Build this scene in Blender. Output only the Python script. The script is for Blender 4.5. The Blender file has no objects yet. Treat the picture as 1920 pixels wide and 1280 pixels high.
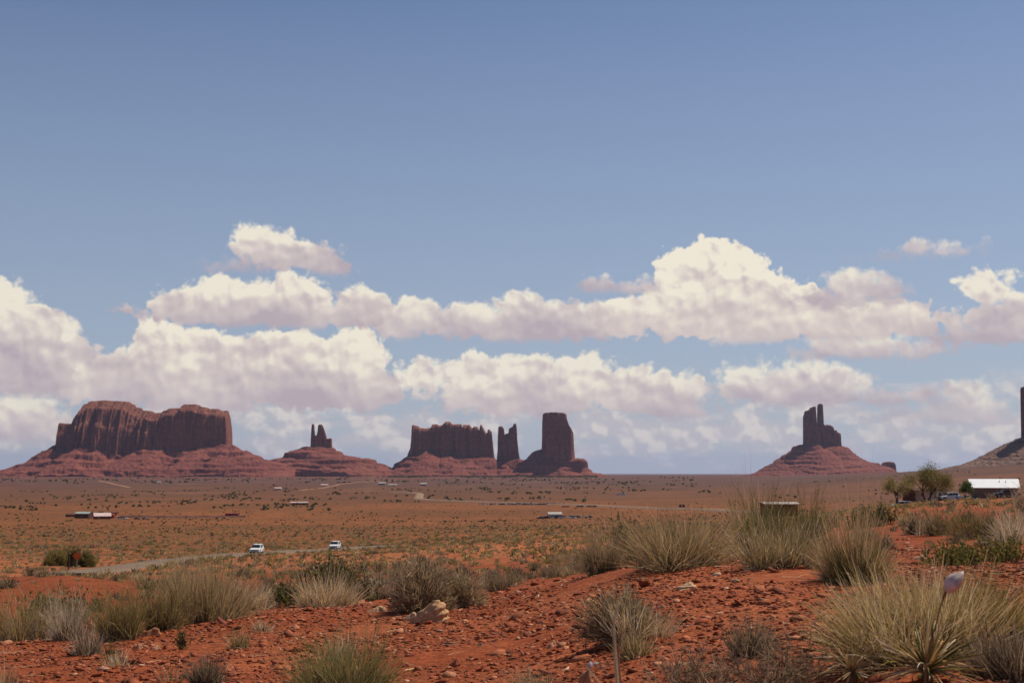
import bpy, math, random
import numpy as np
R = math.radians
random.seed(7); rng = np.random.default_rng(7)
SC = bpy.context.scene
COL = SC.collection
E = 1.6                      # eye height
F = 50.0/36.0*1920.0         # focal length in photo pixels
TH = math.atan(245.0/F)      # camera pitch (horizon sits low in the frame)

# ---------------------------------------------------------------- camera
cam_d = bpy.data.cameras.new('camera'); cam = bpy.data.objects.new('camera', cam_d); COL.objects.link(cam)
cam.location = (0, 0, E); cam.rotation_euler = (math.pi/2+TH, 0, 0)
cam_d.lens = 50; cam_d.sensor_width = 36; cam_d.clip_start = 0.1; cam_d.clip_end = 200000
cam_d.dof.use_dof = True; cam_d.dof.focus_distance = 16; cam_d.dof.aperture_fstop = 9
SC.camera = cam
SC.view_settings.view_transform = 'Standard'; SC.view_settings.look = 'None'
SC.view_settings.exposure = 0.06; SC.view_settings.gamma = 1.0
SC.render.engine = 'CYCLES'
cy = SC.cycles
cy.max_bounces = 5; cy.diffuse_bounces = 3; cy.glossy_bounces = 2; cy.transmission_bounces = 3
cy.transparent_max_bounces = 8; cy.volume_bounces = 0
try:
    cy.use_denoising = True; cy.denoiser = 'OPENIMAGEDENOISE'
except Exception: pass

SUN_EL, SUN_AZ = R(57), R(55)     # azimuth measured from the view direction to the right
sd = bpy.data.lights.new('sun', 'SUN'); sd.energy = 4.2; sd.angle = R(0.53); sd.color = (1.0, 0.915, 0.775)
sun = bpy.data.objects.new('sun', sd); COL.objects.link(sun)
from mathutils import Vector, Matrix
SV = Vector((math.cos(SUN_EL)*math.sin(SUN_AZ), math.cos(SUN_EL)*math.cos(SUN_AZ), math.sin(SUN_EL)))
sun.rotation_euler = SV.to_track_quat('Z', 'Y').to_euler(); sun.location = SV*200

# ---------------------------------------------------------------- pixel <-> world helpers
def slope(ys): return np.tan(TH+np.arctan((640.0-np.asarray(ys, float))/F))
def P(xs, ys, Y):
    v = (640.0-ys)/F
    return (xs-960.0)/F/(math.cos(TH)-v*math.sin(TH))*Y, Y, E+Y*math.tan(TH+math.atan(v))
def XW(xs, ys, Y): return P(xs, ys, Y)[0]

# ---------------------------------------------------------------- node helpers
class NT:
    def __init__(s, tree): s.t = tree; s.n = tree.nodes; s.l = tree.links
    def new(s, typ, **kw):
        n = s.n.new(typ)
        for k, v in kw.items(): setattr(n, k, v)
        return n
    def put(s, sock, v):
        if isinstance(v, bpy.types.NodeSocket): s.l.new(v, sock)
        elif v is not None:
            sock.default_value = v
    def math(s, op, a, b=None, c=None, clamp=False):
        n = s.new('ShaderNodeMath', operation=op); n.use_clamp = clamp
        for i, v in enumerate((a, b, c)): s.put(n.inputs[i], v)
        return n.outputs[0]
    def vm(s, op, a, b=None, c=None, out=0):
        n = s.new('ShaderNodeVectorMath', operation=op)
        for i, v in enumerate((a, b, c)):
            if v is not None: s.put(n.inputs[i], v)
        return n.outputs[out]
    def noise(s, vec, scale, detail=4, rough=0.5, dim='3D', out=0, lac=2.0, dist=0.0):
        n = s.new('ShaderNodeTexNoise', noise_dimensions=dim)
        s.put(n.inputs['Vector'], vec)
        n.inputs['Scale'].default_value = scale; n.inputs['Detail'].default_value = detail
        n.inputs['Roughness'].default_value = rough; n.inputs['Lacunarity'].default_value = lac
        n.inputs['Distortion'].default_value = dist
        return n.outputs[out]
    def ramp(s, f, a, b, lo=0.0, hi=1.0, smooth=True):
        n = s.new('ShaderNodeMapRange', interpolation_type='SMOOTHSTEP' if smooth else 'LINEAR')
        s.put(n.inputs[0], f)
        for i, v in zip((1, 2, 3, 4), (a, b, lo, hi)): s.put(n.inputs[i], v)
        return n.outputs[0]
    def mix(s, f, a, b, mode='MIX'):
        n = s.new('ShaderNodeMix', data_type='RGBA', blend_type=mode)
        s.put(n.inputs[0], f)
        for i, v in ((6, a), (7, b)):
            if isinstance(v, tuple) and len(v) == 3: v = v+(1.0,)
            s.put(n.inputs[i], v)
        return n.outputs[2]

# ---------------------------------------------------------------- sky
def build_world():
    w = bpy.data.worlds.new('World'); SC.world = w; w.use_nodes = True
    T = NT(w.node_tree); T.n.clear()
    out = T.new('ShaderNodeOutputWorld'); bg = T.new('ShaderNodeBackground')
    T.l.new(bg.outputs[0], out.inputs[0])
    sky = T.new('ShaderNodeTexSky', sky_type='NISHITA'); sky.sun_disc = False
    sky.sun_elevation = SUN_EL; sky.sun_rotation = SUN_AZ
    sky.altitude = 1500; sky.air_density = 1.0; sky.dust_density = 1.6; sky.ozone_density = 1.0
    tc = T.new('ShaderNodeTexCoord').outputs['Generated']
    sp = T.new('ShaderNodeSeparateXYZ'); T.l.new(tc, sp.inputs[0])
    x, y, z = sp.outputs
    az = T.math('MULTIPLY', T.math('ARCTAN2', x, y), F)
    hyp = T.math('SQRT', T.math('ADD', T.math('MULTIPLY', x, x), T.math('MULTIPLY', y, y)))
    el = T.math('MULTIPLY', T.math('DIVIDE', z, T.math('MAXIMUM', hyp, 0.02)), F)
    cb = T.new('ShaderNodeCombineXYZ'); T.put(cb.inputs[0], az); T.put(cb.inputs[1], el)
    Q = cb.outputs[0]
    # hazy, slightly greyed blue sky
    SK = 0.1
    base = T.vm('MULTIPLY', sky.outputs[0], (SKM[0]*SK, SKM[1]*SK, SKM[2]*SK))
    low = T.ramp(el, 0.0, 900.0, 1.0, 0.0, smooth=False)
    base = T.mix(T.math('MULTIPLY', low, 0.72), base, (0.355, 0.41, 0.52))
    base = T.mix(T.math('MULTIPLY', T.ramp(el, 0.0, 190.0, 1.0, 0.0), 0.85), base, (0.44, 0.465, 0.50))
    # warp for the cauliflower edges
    n1 = T.noise(Q, 0.012, 3, 0.5, '2D', out=1)
    warp = T.vm('MULTIPLY', T.vm('SUBTRACT', n1, (0.5, 0.5, 0.5)), (60, 34, 0))
    Qw = T.vm('ADD', Q, warp)
    Qv = T.vm('ADD', Q, T.vm('MULTIPLY', warp, (.5, .5, 0)))
    def lumps(q, sc, det, sm=.35):
        v = T.new('ShaderNodeTexVoronoi', voronoi_dimensions='2D', feature='SMOOTH_F1'); T.put(v.inputs['Vector'], q)
        v.inputs['Scale'].default_value = sc; v.inputs['Smoothness'].default_value = sm
        v.inputs['Detail'].default_value = det; v.inputs['Roughness'].default_value = .55
        return v.outputs[0]
    ed = T.math('ADD', T.math('MULTIPLY', T.noise(Q, 0.045, 3, 0.5, '2D'), .30), T.math('MULTIPLY', T.math('SUBTRACT', 1.05, lumps(Qv, .030, 2.6, .22)), .85))
    edp = T.math('MULTIPLY', T.math('SUBTRACT', ed, 0.5), 22.0)
    # relief of the billows, lit from the upper right
    def puff(q):
        return T.math('SUBTRACT', T.math('MULTIPLY', T.noise(q, 0.012, 3, 0.5, '2D'), 1.0), T.math('MULTIPLY', lumps(q, .022, 1.6, .5), 0.55))
    relief = T.math('SUBTRACT', puff(Qv), puff(T.vm('ADD', Qv, (6.0, 12.0, 0))))
    pl = T.noise(Q, 0.006, 3, 0.5, '2D')             # broad light and shade
    def px(cx, cy):
        X, Y, Z = P(cx, cy, 1.0); Z -= E
        return math.atan2(X, Y)*F, Z/math.hypot(X, Y)*F
    SHD = (0.465, 0.39, 0.425); MID = (0.66, 0.57, 0.535); LIT = (0.85, 0.785, 0.65)
    cur = base
    # thin broken cloud low over the horizon
    lowq = T.vm('MULTIPLY', Qv, (1.0, 2.5, 1))
    ln = T.noise(lowq, 0.0085, 7, 0.6, '2D')
    band = T.math('MULTIPLY', T.ramp(el, -10.0, 60.0), T.ramp(el, 60.0, 205.0, 1.0, 0.0))
    lm = T.ramp(T.math('ADD', ln, T.math('MULTIPLY', band, 0.18)), 0.50, 0.72)
    lm = T.math('MULTIPLY', T.math('MULTIPLY', lm, T.math('MINIMUM', T.math('MULTIPLY', band, 2.2), 1.0)), 0.85)
    lc = T.mix(T.ramp(T.math('ADD', relief, T.math('MULTIPLY', ln, 0.5)), 0.15, 0.5), (0.515, 0.48, 0.50), (0.72, 0.655, 0.60))
    cur = T.mix(lm, cur, lc)
    def layer(cur, base_y, height, blobs, soft=5.0, op=1.0, lit=0.0, eamp=1.0, bsoft=16):
        sdf = None
        for (cx, cy_, rx, ry) in blobs:
            a, e = px(cx, cy_)
            rx, ry = rx*1.07+6, ry*1.05+3.5
            d = T.vm('MULTIPLY_ADD', Qw, (1/rx, 1/ry, 0), (-a/rx, -e/ry, 0))
            ln_ = T.vm('LENGTH', d, out=1)
            m = min(rx, ry)
            s_ = T.math('MULTIPLY_ADD', ln_, -float(m), float(m))
            if sdf is None: sdf = s_
            else: sdf = T.math('SMOOTH_MAX', sdf, s_, 16.0)
        _, eb = px(blobs[0][0], base_y)
        sdf2 = T.math('ADD', sdf, T.math('MULTIPLY', edp, eamp))
        hb = T.math('SUBTRACT', el, eb)
        hbn = T.math('ADD', hb, T.math('MULTIPLY', edp, 0.22))
        m = T.ramp(sdf2, -soft*.7, soft*1.4)
        mb = T.ramp(hbn, -float(bsoft)*0.5, float(bsoft))
        m = T.math('MULTIPLY', T.math('MULTIPLY', m, mb), op)
        h = T.ramp(hb, 4.0, float(height)*1.08, smooth=False)
        # lit amount: high in the cloud, near its upper skin, on the sunward side of each billow
        skin = T.ramp(sdf2, 0.0, 34.0, 1.0, 0.0)
        s = T.math('MULTIPLY', h, 0.78)
        s = T.math('ADD', s, T.math('MULTIPLY', relief, T.math('MULTIPLY_ADD', h, 1.0, 0.30)))
        s = T.math('ADD', s, T.math('MULTIPLY', T.math('SUBTRACT', pl, 0.5), 0.9))
        s = T.math('ADD', s, T.math('MULTIPLY', T.math('MULTIPLY', skin, T.ramp(h, .2, .7)), .22))
        s = T.math('ADD', s, 0.06+lit, clamp=True)
        cr = T.mix(T.ramp(s, 0.0, 0.5, smooth=False), SHD, MID)
        cr = T.mix(T.ramp(s, 0.42, 0.88, smooth=True), cr, LIT)
        return T.mix(m, cur, cr)
    for L in CLOUDS: cur = layer(cur, **L)
    T.put(bg.inputs[0], cur); bg.inputs[1].default_value = 1.0
    w.cycles.sampling_method = 'MANUAL'; w.cycles.sample_map_resolution = 512
SKM = (0.73, 0.725, 0.77)
CLOUDS = [
 dict(base_y=832, height=90, soft=9, op=.85, blobs=[(45,790,80,46),(100,800,34,28),(-60,790,80,50)]),
 dict(base_y=745, height=170, soft=6, op=.95, blobs=[(5,585,46,46),(18,545,26,20),(30,650,100,80),(115,680,72,55),(60,712,130,38),(-120,650,140,90),(165,715,45,22)]),
 dict(base_y=800, height=90, soft=12, op=.8, lit=-.05, blobs=[(1810,752,55,36),(1858,768,26,26),(1770,775,50,24),(1960,800,60,40),(1730,780,90,14)]),
 dict(base_y=768, height=80, soft=9, op=.9, lit=-.05, blobs=[(1400,703,46,26),(1480,712,78,34),(1560,718,72,34),(1500,737,135,28),(1690,748,100,18),(1435,690,16,20),(1380,735,40,20)]),
 dict(base_y=790, height=115, soft=6, op=.95, blobs=[(790,705,60,28),(880,692,52,32),(980,700,80,38),(1080,702,82,36),(1160,722,80,42),(1250,738,70,48),(1000,745,210,36),(1290,762,46,26)]),
 dict(base_y=776, height=160, soft=5, blobs=[(312,655,60,54),(390,665,58,48),(240,702,80,42),(480,680,90,56),(560,665,66,50),(660,665,72,50),(600,720,140,46),(400,730,190,42),(190,735,70,22),(690,735,60,30)]),
 dict(base_y=680, height=70, soft=10, op=.9, blobs=[(1560,656,80,24),(1650,652,110,26),(1745,655,45,12)]),
 dict(base_y=645, height=105, soft=7, op=.95, blobs=[(770,594,95,34),(720,600,60,26),(880,600,58,36),(980,590,62,43),(1060,600,58,36),(900,617,150,24),(1120,600,60,40),(1010,612,170,28)]),
 dict(base_y=616, height=92, soft=6, op=.97, blobs=[(345,570,62,38),(430,566,90,44),(540,566,88,48),(545,530,48,20),(600,590,130,28),(680,574,58,40),(450,597,180,20),(245,582,45,9)]),
 dict(base_y=648, height=150, soft=4, lit=.12, blobs=[(1330,502,82,56),(1275,512,36,42),(1388,512,42,52),(1440,547,70,42),(1490,557,46,32),(1180,592,76,36),(1300,592,160,46),(1450,602,150,42),(1600,604,140,40),(1700,600,60,36),(1360,560,130,50),(1310,560,90,46)]),
 dict(base_y=556, height=60, soft=9, op=.85, lit=-.12, blobs=[(1120,537,42,17),(1195,541,65,16)]),
 dict(base_y=588, height=95, soft=9, op=.92, lit=-.1, blobs=[(1530,562,48,22),(1608,534,50,29),(1655,550,40,18),(1590,565,90,20)]),
 dict(base_y=652, height=120, soft=6, op=.95, blobs=[(1848,545,42,32),(1888,512,28,9),(1880,600,70,42),(1792,602,26,17),(1930,598,60,50),(1840,632,90,18)]),
 dict(base_y=517, height=95, soft=6, op=.95, blobs=[(490,462,58,34),(550,477,76,34),(612,497,50,20),(480,441,32,18)]),
 dict(base_y=516, height=60, soft=12, op=.6, lit=-.2, blobs=[(432,502,50,17)]),
 dict(base_y=486, height=50, soft=10, op=.85, lit=-.05, blobs=[(1728,467,44,19),(1785,471,60,13)]),
 dict(base_y=496, height=50, soft=12, op=.4, lit=-.25, blobs=[(1650,487,52,11)]),
]
build_world()

# ---------------------------------------------------------------- numpy noise
_perm = rng.permutation(4096)
def _h(ix, iy, k=0): return _perm[(_perm[(ix+k*57) & 4095]+iy) & 4095]
def pn(x, y, k=0):
    x = np.asarray(x, float); y = np.asarray(y, float)
    ix = np.floor(x).astype(np.int64); iy = np.floor(y).astype(np.int64); fx = x-ix; fy = y-iy
    def g(a, b):
        an = _h(ix+a, iy+b, k)*(2*math.pi/4096.0)*7.0
        return np.cos(an)*(fx-a)+np.sin(an)*(fy-b)
    u = fx*fx*fx*(fx*(fx*6-15)+10); v = fy*fy*fy*(fy*(fy*6-15)+10)
    n0 = g(0, 0)*(1-u)+g(1, 0)*u; n1 = g(0, 1)*(1-u)+g(1, 1)*u
    return (n0*(1-v)+n1*v)*1.4
def fb(x, y, o=4, k=0, gain=.5):
    a = 1.0; s = 0; t = 0
    for i in range(o): s = s+a*pn(x*2**i, y*2**i, k+i*3); t += a; a *= gain
    return s/t
def sst(a, b, x):
    t = np.clip((np.asarray(x, float)-a)/(b-a), 0, 1); return t*t*(3-2*t)

# ---------------------------------------------------------------- terrain height
FARL = [(600,1000),(1170,972),(2000,940),(3000,921),(5000,903),(7500,893),(20000,890),(60000,888)]
KN = {
 -900: [(1,5000),(4,1900),(10,1300),(15,1240),(25,1190),(40,1150),(60,1100),(100,1100),(200,1065),(300,1040),(400,1022)]+FARL,
 0: [(1,5000),(4,1900),(10,1290),(13,1232),(15,1210),(17,1203),(25,1190),(40,1140),(55,1092),(62,1086),(75,1090),(110,1096),(160,1079),(200,1063),(300,1037),(400,1020)]+FARL,
 120: [(1,5000),(4,1900),(10,1288),(13,1224),(15,1203),(17,1197),(25,1185),(40,1132),(55,1080),(62,1073),(75,1078),(110,1093),(160,1080),(200,1066),(300,1039),(400,1021)]+FARL,
 240: [(1,5000),(4,1900),(10,1282),(13,1208),(15,1190),(17,1184),(25,1172),(40,1130),(55,1098),(65,1090),(80,1085),(110,1084),(150,1079),(190,1071),(230,1059),(300,1040),(400,1022)]+FARL,
 480: [(1,5000),(4,1900),(10,1268),(13,1190),(15,1160),(17,1150),(25,1145),(45,1118),(70,1093),(100,1077),(150,1060),(220,1047),(290,1037),(400,1022)]+FARL,
 700: [(1,5000),(4,1850),(9,1280),(13,1180),(16,1140),(18,1135),(30,1113),(60,1085),(100,1066),(150,1050),(220,1037),(330,1029),(400,1020)]+FARL,
 960: [(1,4900),(4,1800),(8.5,1280),(12,1180),(16,1122),(18,1113),(30,1098),(64,1068),(120,1043),(200,1025),(300,1013),(600,990)]+FARL[1:],
 1200: [(1,4800),(3.5,1800),(7,1285),(10,1160),(14,1070),(16,1063),(20,1064),(30,1060),(60,1045),(120,1022),(200,1008),(300,1000),(600,983),(1170,968)]+FARL[2:],
 1440: [(1,4700),(3,1800),(6,1290),(9,1150),(13,1062),(15,1055),(30,1032),(60,1015),(150,1000),(400,985),(1170,958),(2000,937),(3000,918),(5000,901),(7500,893),(20000,890),(60000,888)],
 1700: [(1,4500),(3,1700),(5,1290),(8,1150),(14,1060),(25,1010),(50,976),(110,954),(300,941),(340,940),(500,944),(1000,944),(1500,933),(2000,925),(3000,905),(4000,889),(5000,884),(8000,885),(20000,887),(60000,887)],
 1920: [(1,4500),(3,1650),(5,1290),(8,1140),(14,1050),(25,1000),(50,964),(110,947),(300,934),(340,934),(500,942),(1000,942),(1500,930),(2000,916),(3000,892),(4000,870),(4500,868),(6000,872),(8000,878),(20000,886),(60000,886)],
 2600: [(1,4500),(3,1650),(5,1290),(8,1140),(14,1050),(25,1000),(50,964),(110,947),(300,934),(340,934),(500,940),(1000,938),(1500,925),(2000,910),(3000,885),(4000,850),(4500,845),(6000,850),(8000,870),(20000,886),(60000,886)],
}
_lx = np.linspace(0, math.log(60000), 520)
_cols = np.array(sorted(KN), float)
_tab = []
_ker = np.exp(-0.5*(np.arange(-4, 5)/1.5)**2); _ker /= _ker.sum()
for c in sorted(KN):
    k = KN[c]
    t = np.interp(_lx, [math.log(a) for a, b in k], [float(slope(b)) for a, b in k])
    zz = t*np.exp(_lx); zz = np.interp(_lx, [math.log(a) for a, b in k], [float(slope(b))*a for a, b in k])*0.35+zz*0.65
    tp = np.pad(zz/np.exp(_lx), 4, mode='edge'); _tab.append(np.convolve(tp, _ker, 'valid'))
_tab = np.array(_tab)
_us = np.arange(-900, 2601, 20.0)
_T2 = np.array([np.interp(_us, _cols, _tab[:, j]) for j in range(_tab.shape[1])]).T
_kc = np.exp(-0.5*(np.arange(-5, 6)/2.5)**2); _kc /= _kc.sum()
_T2 = np.array([np.convolve(np.pad(_T2[:, j], 5, mode='edge'), _kc, 'valid') for j in range(_T2.shape[1])]).T
ROCK_BUMPS = []
def H(x, y):
    x = np.asarray(x, float); y = np.asarray(y, float)
    r = np.hypot(x, y); azm = np.arctan2(x, y); az = np.clip(azm, -R(34), R(31))
    u = 960+F*np.tan(az)*1.006; Yd = np.maximum(r*np.cos(az), 1.0)
    ui = np.clip((u+900)/20.0, 0, len(_us)-1.001); li = np.clip(np.log(Yd)/_lx[-1]*519, 0, 518.999)
    a = ui.astype(int); b = li.astype(int); fa = ui-a; fb_ = li-b
    t = (_T2[a, b]*(1-fa)+_T2[a+1, b]*fa)*(1-fb_)+(_T2[a, b+1]*(1-fa)+_T2[a+1, b+1]*fa)*fb_
    Yz = np.maximum(r*np.cos(az), 1.0)
    z = E+t*Yz
    back = sst(R(60), R(110), np.abs(azm))
    z = z*(1-back)+(-0.2-0.02*np.minimum(r, 1500))*back
    n = 0.045*fb(x/1.3, y/1.3, 3)*sst(3, 6, r)*(1-sst(40, 80, r))
    n = n+0.10*pn(x/4.2, y/4.2, 5)*sst(6, 12, r)*(1-sst(100, 200, r))
    n = n+0.30*fb(x/13., y/13., 3, 9)*sst(24, 60, r)*(1-sst(700, 1200, r))
    n = n+0.55*fb(x/60., y/60., 2, 14)*sst(90, 260, r)*(1-.5*sst(900, 1500, r))
    n = n+2.2*fb(x/420., y/420., 3, 21)*sst(1200, 3000, r)
    return z+n
def GP(xs, ys, y0=5, y1=9000):
    """first place where the sight line through a photo pixel meets the ground"""
    Ys = np.exp(np.linspace(math.log(y0), math.log(y1), 3000))
    X, _, Z = P(xs, ys, Ys)
    d = Z-H(X, Ys)
    i = np.argmax(d < 0)
    if d[i] >= 0: i = np.argmin(np.abs(d))
    return float(X[i]), float(Ys[i]), float(H(X[i], Ys[i]))
def GY(xs, Y):
    X = XW(xs, 950, Y); return float(X), float(Y), float(H(X, Y))

# ---------------------------------------------------------------- mesh helpers
def mesh_np(name, V, Fc, mat=None, colr=None, smooth=False, parent=None, link=True, mats=None, midx=None):
    V = np.asarray(V, np.float32).reshape(-1, 3); Fc = np.asarray(Fc, np.int32)
    k = Fc.shape[1]; n = Fc.shape[0]
    m = bpy.data.meshes.new(name)
    m.vertices.add(len(V)); m.vertices.foreach_set('co', V.ravel())
    m.loops.add(n*k); m.loops.foreach_set('vertex_index', Fc.ravel())
    m.polygons.add(n); m.polygons.foreach_set('loop_start', np.arange(0, n*k, k, dtype=np.int32))
    try: m.polygons.foreach_set('loop_total', np.full(n, k, np.int32))
    except Exception: pass
    if smooth: m.polygons.foreach_set('use_smooth', np.ones(n, bool))
    if colr is not None:
        c = np.ones((len(V), 4), np.float32); c[:, :3] = colr
        at = m.color_attributes.new('tint', 'FLOAT_COLOR', 'POINT'); at.data.foreach_set('color', c.ravel())
    m.update(calc_edges=True)
    for q in (mats or ([mat] if mat else [])): m.materials.append(q)
    if midx is not None: m.polygons.foreach_set('material_index', np.asarray(midx, np.int32))
    o = bpy.data.objects.new(name, m)
    if link: COL.objects.link(o)
    if parent: o.parent = parent
    return o
def tag(o, label=None, cat=None, group=None, kind=None):
    if label: o['label'] = label
    if cat: o['category'] = cat
    if group: o['group'] = group
    if kind: o['kind'] = kind
    return o
def empty(name, loc, rz=0.0, label=None, cat=None, group=None):
    o = bpy.data.objects.new(name, None); COL.objects.link(o); o.location = loc; o.rotation_euler = (0, 0, rz)
    o.empty_display_size = 0.2
    return tag(o, label, cat, group)
def copy_tree(o, parent=None):
    c = o.copy(); COL.objects.link(c); c.parent = parent
    for ch in list(o.children): copy_tree(ch, c)
    return c
class MB:
    def __init__(s): s.v = []; s.f = []
    def add(s, vs, fs):
        b = len(s.v); s.v += [tuple(p) for p in vs]; s.f += [tuple(b+i for i in f) for f in fs]; return s
    def box(s, x0, x1, y0, y1, z0, z1):
        return s.add([(x0,y0,z0),(x1,y0,z0),(x1,y1,z0),(x0,y1,z0),(x0,y0,z1),(x1,y0,z1),(x1,y1,z1),(x0,y1,z1)],
                     [(0,3,2,1),(4,5,6,7),(0,1,5,4),(1,2,6,5),(2,3,7,6),(3,0,4,7)])
    def prism(s, poly, y0, y1, sc=1.0):
        """polygon in x-z extruded along y"""
        n = len(poly)
        vs = [(x, y0, z) for x, z in poly]+[(x, y1, z) for x, z in poly]
        return s.add(vs, [tuple(range(n)), tuple(range(2*n-1, n-1, -1))]+[(i, i+n, (i+1) % n+n, (i+1) % n) for i in range(n)])
    def tube(s, pts, rads, n=6):
        pts = [Vector(p) for p in pts]; rings = []
        for i, p in enumerate(pts):
            d = (pts[min(i+1, len(pts)-1)]-pts[max(i-1, 0)]).normalized()
            a = d.orthogonal().normalized(); b = d.cross(a)
            rings.append([p+(a*math.cos(2*math.pi*j/n)+b*math.sin(2*math.pi*j/n))*rads[i] for j in range(n)])
        # keep ring phase steady
        vs = [q for r_ in rings for q in r_]; fs = []
        for i in range(len(pts)-1):
            for j in range(n):
                fs.append((i*n+j, i*n+(j+1) % n, (i+1)*n+(j+1) % n, (i+1)*n+j))
        fs.append(tuple(range(n-1, -1, -1))); fs.append(tuple((len(pts)-1)*n+j for j in range(n)))
        return s.add(vs, fs)
    def disc_wheel(s, x, y, z, r, w, n=18):
        vs = []; 
        for yy, rr in ((y-w/2, r*.93), (y-w/2+.02, r), (y+w/2-.02, r), (y+w/2, r*.93)):
            vs += [(x+rr*math.cos(2*math.pi*j/n), yy, z+rr*math.sin(2*math.pi*j/n)) for j in range(n)]
        fs = [(i*n+j, i*n+(j+1) % n, (i+1)*n+(j+1) % n, (i+1)*n+j) for i in range(3) for j in range(n)]
        fs += [tuple(range(n-1, -1, -1)), tuple(3*n+j for j in range(n))]
        return s.add(vs, fs)
    def build(s, name, mat, parent=None, smooth=False, bevel=0, label=None):
        m = bpy.data.meshes.new(name); m.from_pydata(s.v, [], s.f); m.update()
        m.materials.append(mat)
        if smooth:
            for p in m.polygons: p.use_smooth = True
        o = bpy.data.objects.new(name, m); COL.objects.link(o)
        if parent: o.parent = parent
        if bevel:
            b = o.modifiers.new('bevel', 'BEVEL'); b.width = bevel; b.segments = 2; b.limit_method = 'ANGLE'
        if label: o['label'] = label
        return o

# ---------------------------------------------------------------- materials
def newmat(name):
    m = bpy.data.materials.new(name); m.use_nodes = True
    T = NT(m.node_tree); b = m.node_tree.nodes['Principled BSDF']; return m, T, b
def plain(name, c, rough=.7, spec=.3, var=.12, scale=3.0, metal=0.0):
    m, T, b = newmat(name)
    tc = T.new('ShaderNodeTexCoord').outputs['Object']
    n = T.noise(tc, scale, 4, .6)
    f = T.ramp(n, .3, .7)
    T.put(b.inputs['Base Color'], T.mix(f, tuple(v*(1-var) for v in c), tuple(min(1, v*(1+var)) for v in c)))
    b.inputs['Roughness'].default_value = rough; b.inputs['Specular IOR Level'].default_value = spec
    b.inputs['Metallic'].default_value = metal
    return m
def plant_mat():
    m, T, b = newmat('plant_stems')
    at = T.new('ShaderNodeAttribute', attribute_name='tint').outputs['Color']
    oi = T.new('ShaderNodeObjectInfo').outputs['Random']
    f = T.ramp(oi, 0, 1, .88, 1.12, smooth=False)
    c = T.vm('SCALE', at); T.l.new(f, c.node.inputs['Scale'])
    d = T.new('ShaderNodeBsdfDiffuse'); t = T.new('ShaderNodeBsdfTranslucent')
    T.put(d.inputs[0], c); T.put(t.inputs[0], c)
    mx = T.new('ShaderNodeMixShader'); mx.inputs[0].default_value = .30
    T.l.new(d.outputs[0], mx.inputs[1]); T.l.new(t.outputs[0], mx.inputs[2])
    T.l.new(mx.outputs[0], m.node_tree.nodes['Material Output'].inputs[0]); T.n.remove(b)
    return m
def tint_mat(name, rough=.9, bump=0.0, bscale=6.0, var=.25):
    m, T, b = newmat(name)
    at = T.new('ShaderNodeAttribute', attribute_name='tint').outputs['Color']
    tc = T.new('ShaderNodeTexCoord').outputs['Object']
    n = T.noise(tc, bscale, 5, .6)
    c = T.mix(T.ramp(n, .3, .7), (1-var, 1-var, 1-var), (1+var, 1+var, 1+var))
    T.put(b.inputs['Base Color'], T.mix(1.0, at, c, 'MULTIPLY'))
    b.inputs['Roughness'].default_value = rough; b.inputs['Specular IOR Level'].default_value = .2
    if bump:
        bp = T.new('ShaderNodeBump'); bp.inputs['Distance'].default_value = bump; T.put(bp.inputs['Height'], n)
        T.l.new(bp.outputs[0], b.inputs['Normal'])
    return m
def ground_mat():
    m, T, b = newmat('desert_ground')
    at = T.new('ShaderNodeAttribute', attribute_name='tint')
    veg = at.outputs['Alpha']
    geo = T.new('ShaderNodeNewGeometry').outputs['Position']
    n_s = T.noise(geo, 9.0, 6, .62)          # centimetre grain
    n_m = T.noise(geo, 0.9, 6, .6)
    n_l = T.noise(geo, 0.06, 8, .68)
    n_x = T.noise(geo, 0.004, 7, .6)
    c = T.mix(1.0, at.outputs['Color'], T.mix(T.ramp(n_s, .3, .72), (.74, .70, .68), (1.25, 1.28, 1.3)), 'MULTIPLY')
    c = T.mix(1.0, c, T.mix(T.ramp(n_m, .3, .7), (.86, .84, .82), (1.14, 1.16, 1.18)), 'MULTIPLY')
    c = T.mix(1.0, c, T.mix(T.ramp(n_x, .35, .65), (.76, .80, .84), (1.22, 1.18, 1.10)), 'MULTIPLY')
    # low scrub cover: dark olive clumps over the soil
    nv = T.noise(geo, 0.28, 7, .72)
    vm_ = T.ramp(T.math('ADD', T.math('MULTIPLY', nv, .75), T.math('MULTIPLY', n_l, .35)), .515, .575)
    vcol = T.mix(T.ramp(n_m, .35, .65), (.070, .037, .016), (.15, .072, .026))
    c = T.mix(T.math('MULTIPLY', vm_, veg), c, vcol)
    T.put(b.inputs['Base Color'], c)
    b.inputs['Roughness'].default_value = .95; b.inputs['Specular IOR Level'].default_value = .1
    vo = T.new('ShaderNodeTexVoronoi', feature='F1'); T.put(vo.inputs['Vector'], geo); vo.inputs['Scale'].default_value = 26
    n_f = T.noise(geo, 45.0, 4, .6)
    hgt = T.math('ADD', T.math('MULTIPLY', vo.outputs[0], -.5), T.math('ADD', T.math('MULTIPLY', n_s, 1.4), T.math('MULTIPLY', n_f, .4)))
    bp = T.new('ShaderNodeBump'); bp.inputs['Distance'].default_value = .035; bp.inputs['Strength'].default_value = .8
    T.put(bp.inputs['Height'], hgt)
    bp2 = T.new('ShaderNodeBump'); bp2.inputs['Distance'].default_value = 1.0; bp2.inputs['Strength'].default_value = .5
    T.put(bp2.inputs['Height'], T.math('MULTIPLY', T.math('ADD', n_l, T.math('MULTIPLY', nv, .8)), veg))
    T.l.new(bp2.outputs[0], bp.inputs['Normal']); T.l.new(bp.outputs[0], b.inputs['Normal'])
    return m
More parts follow.
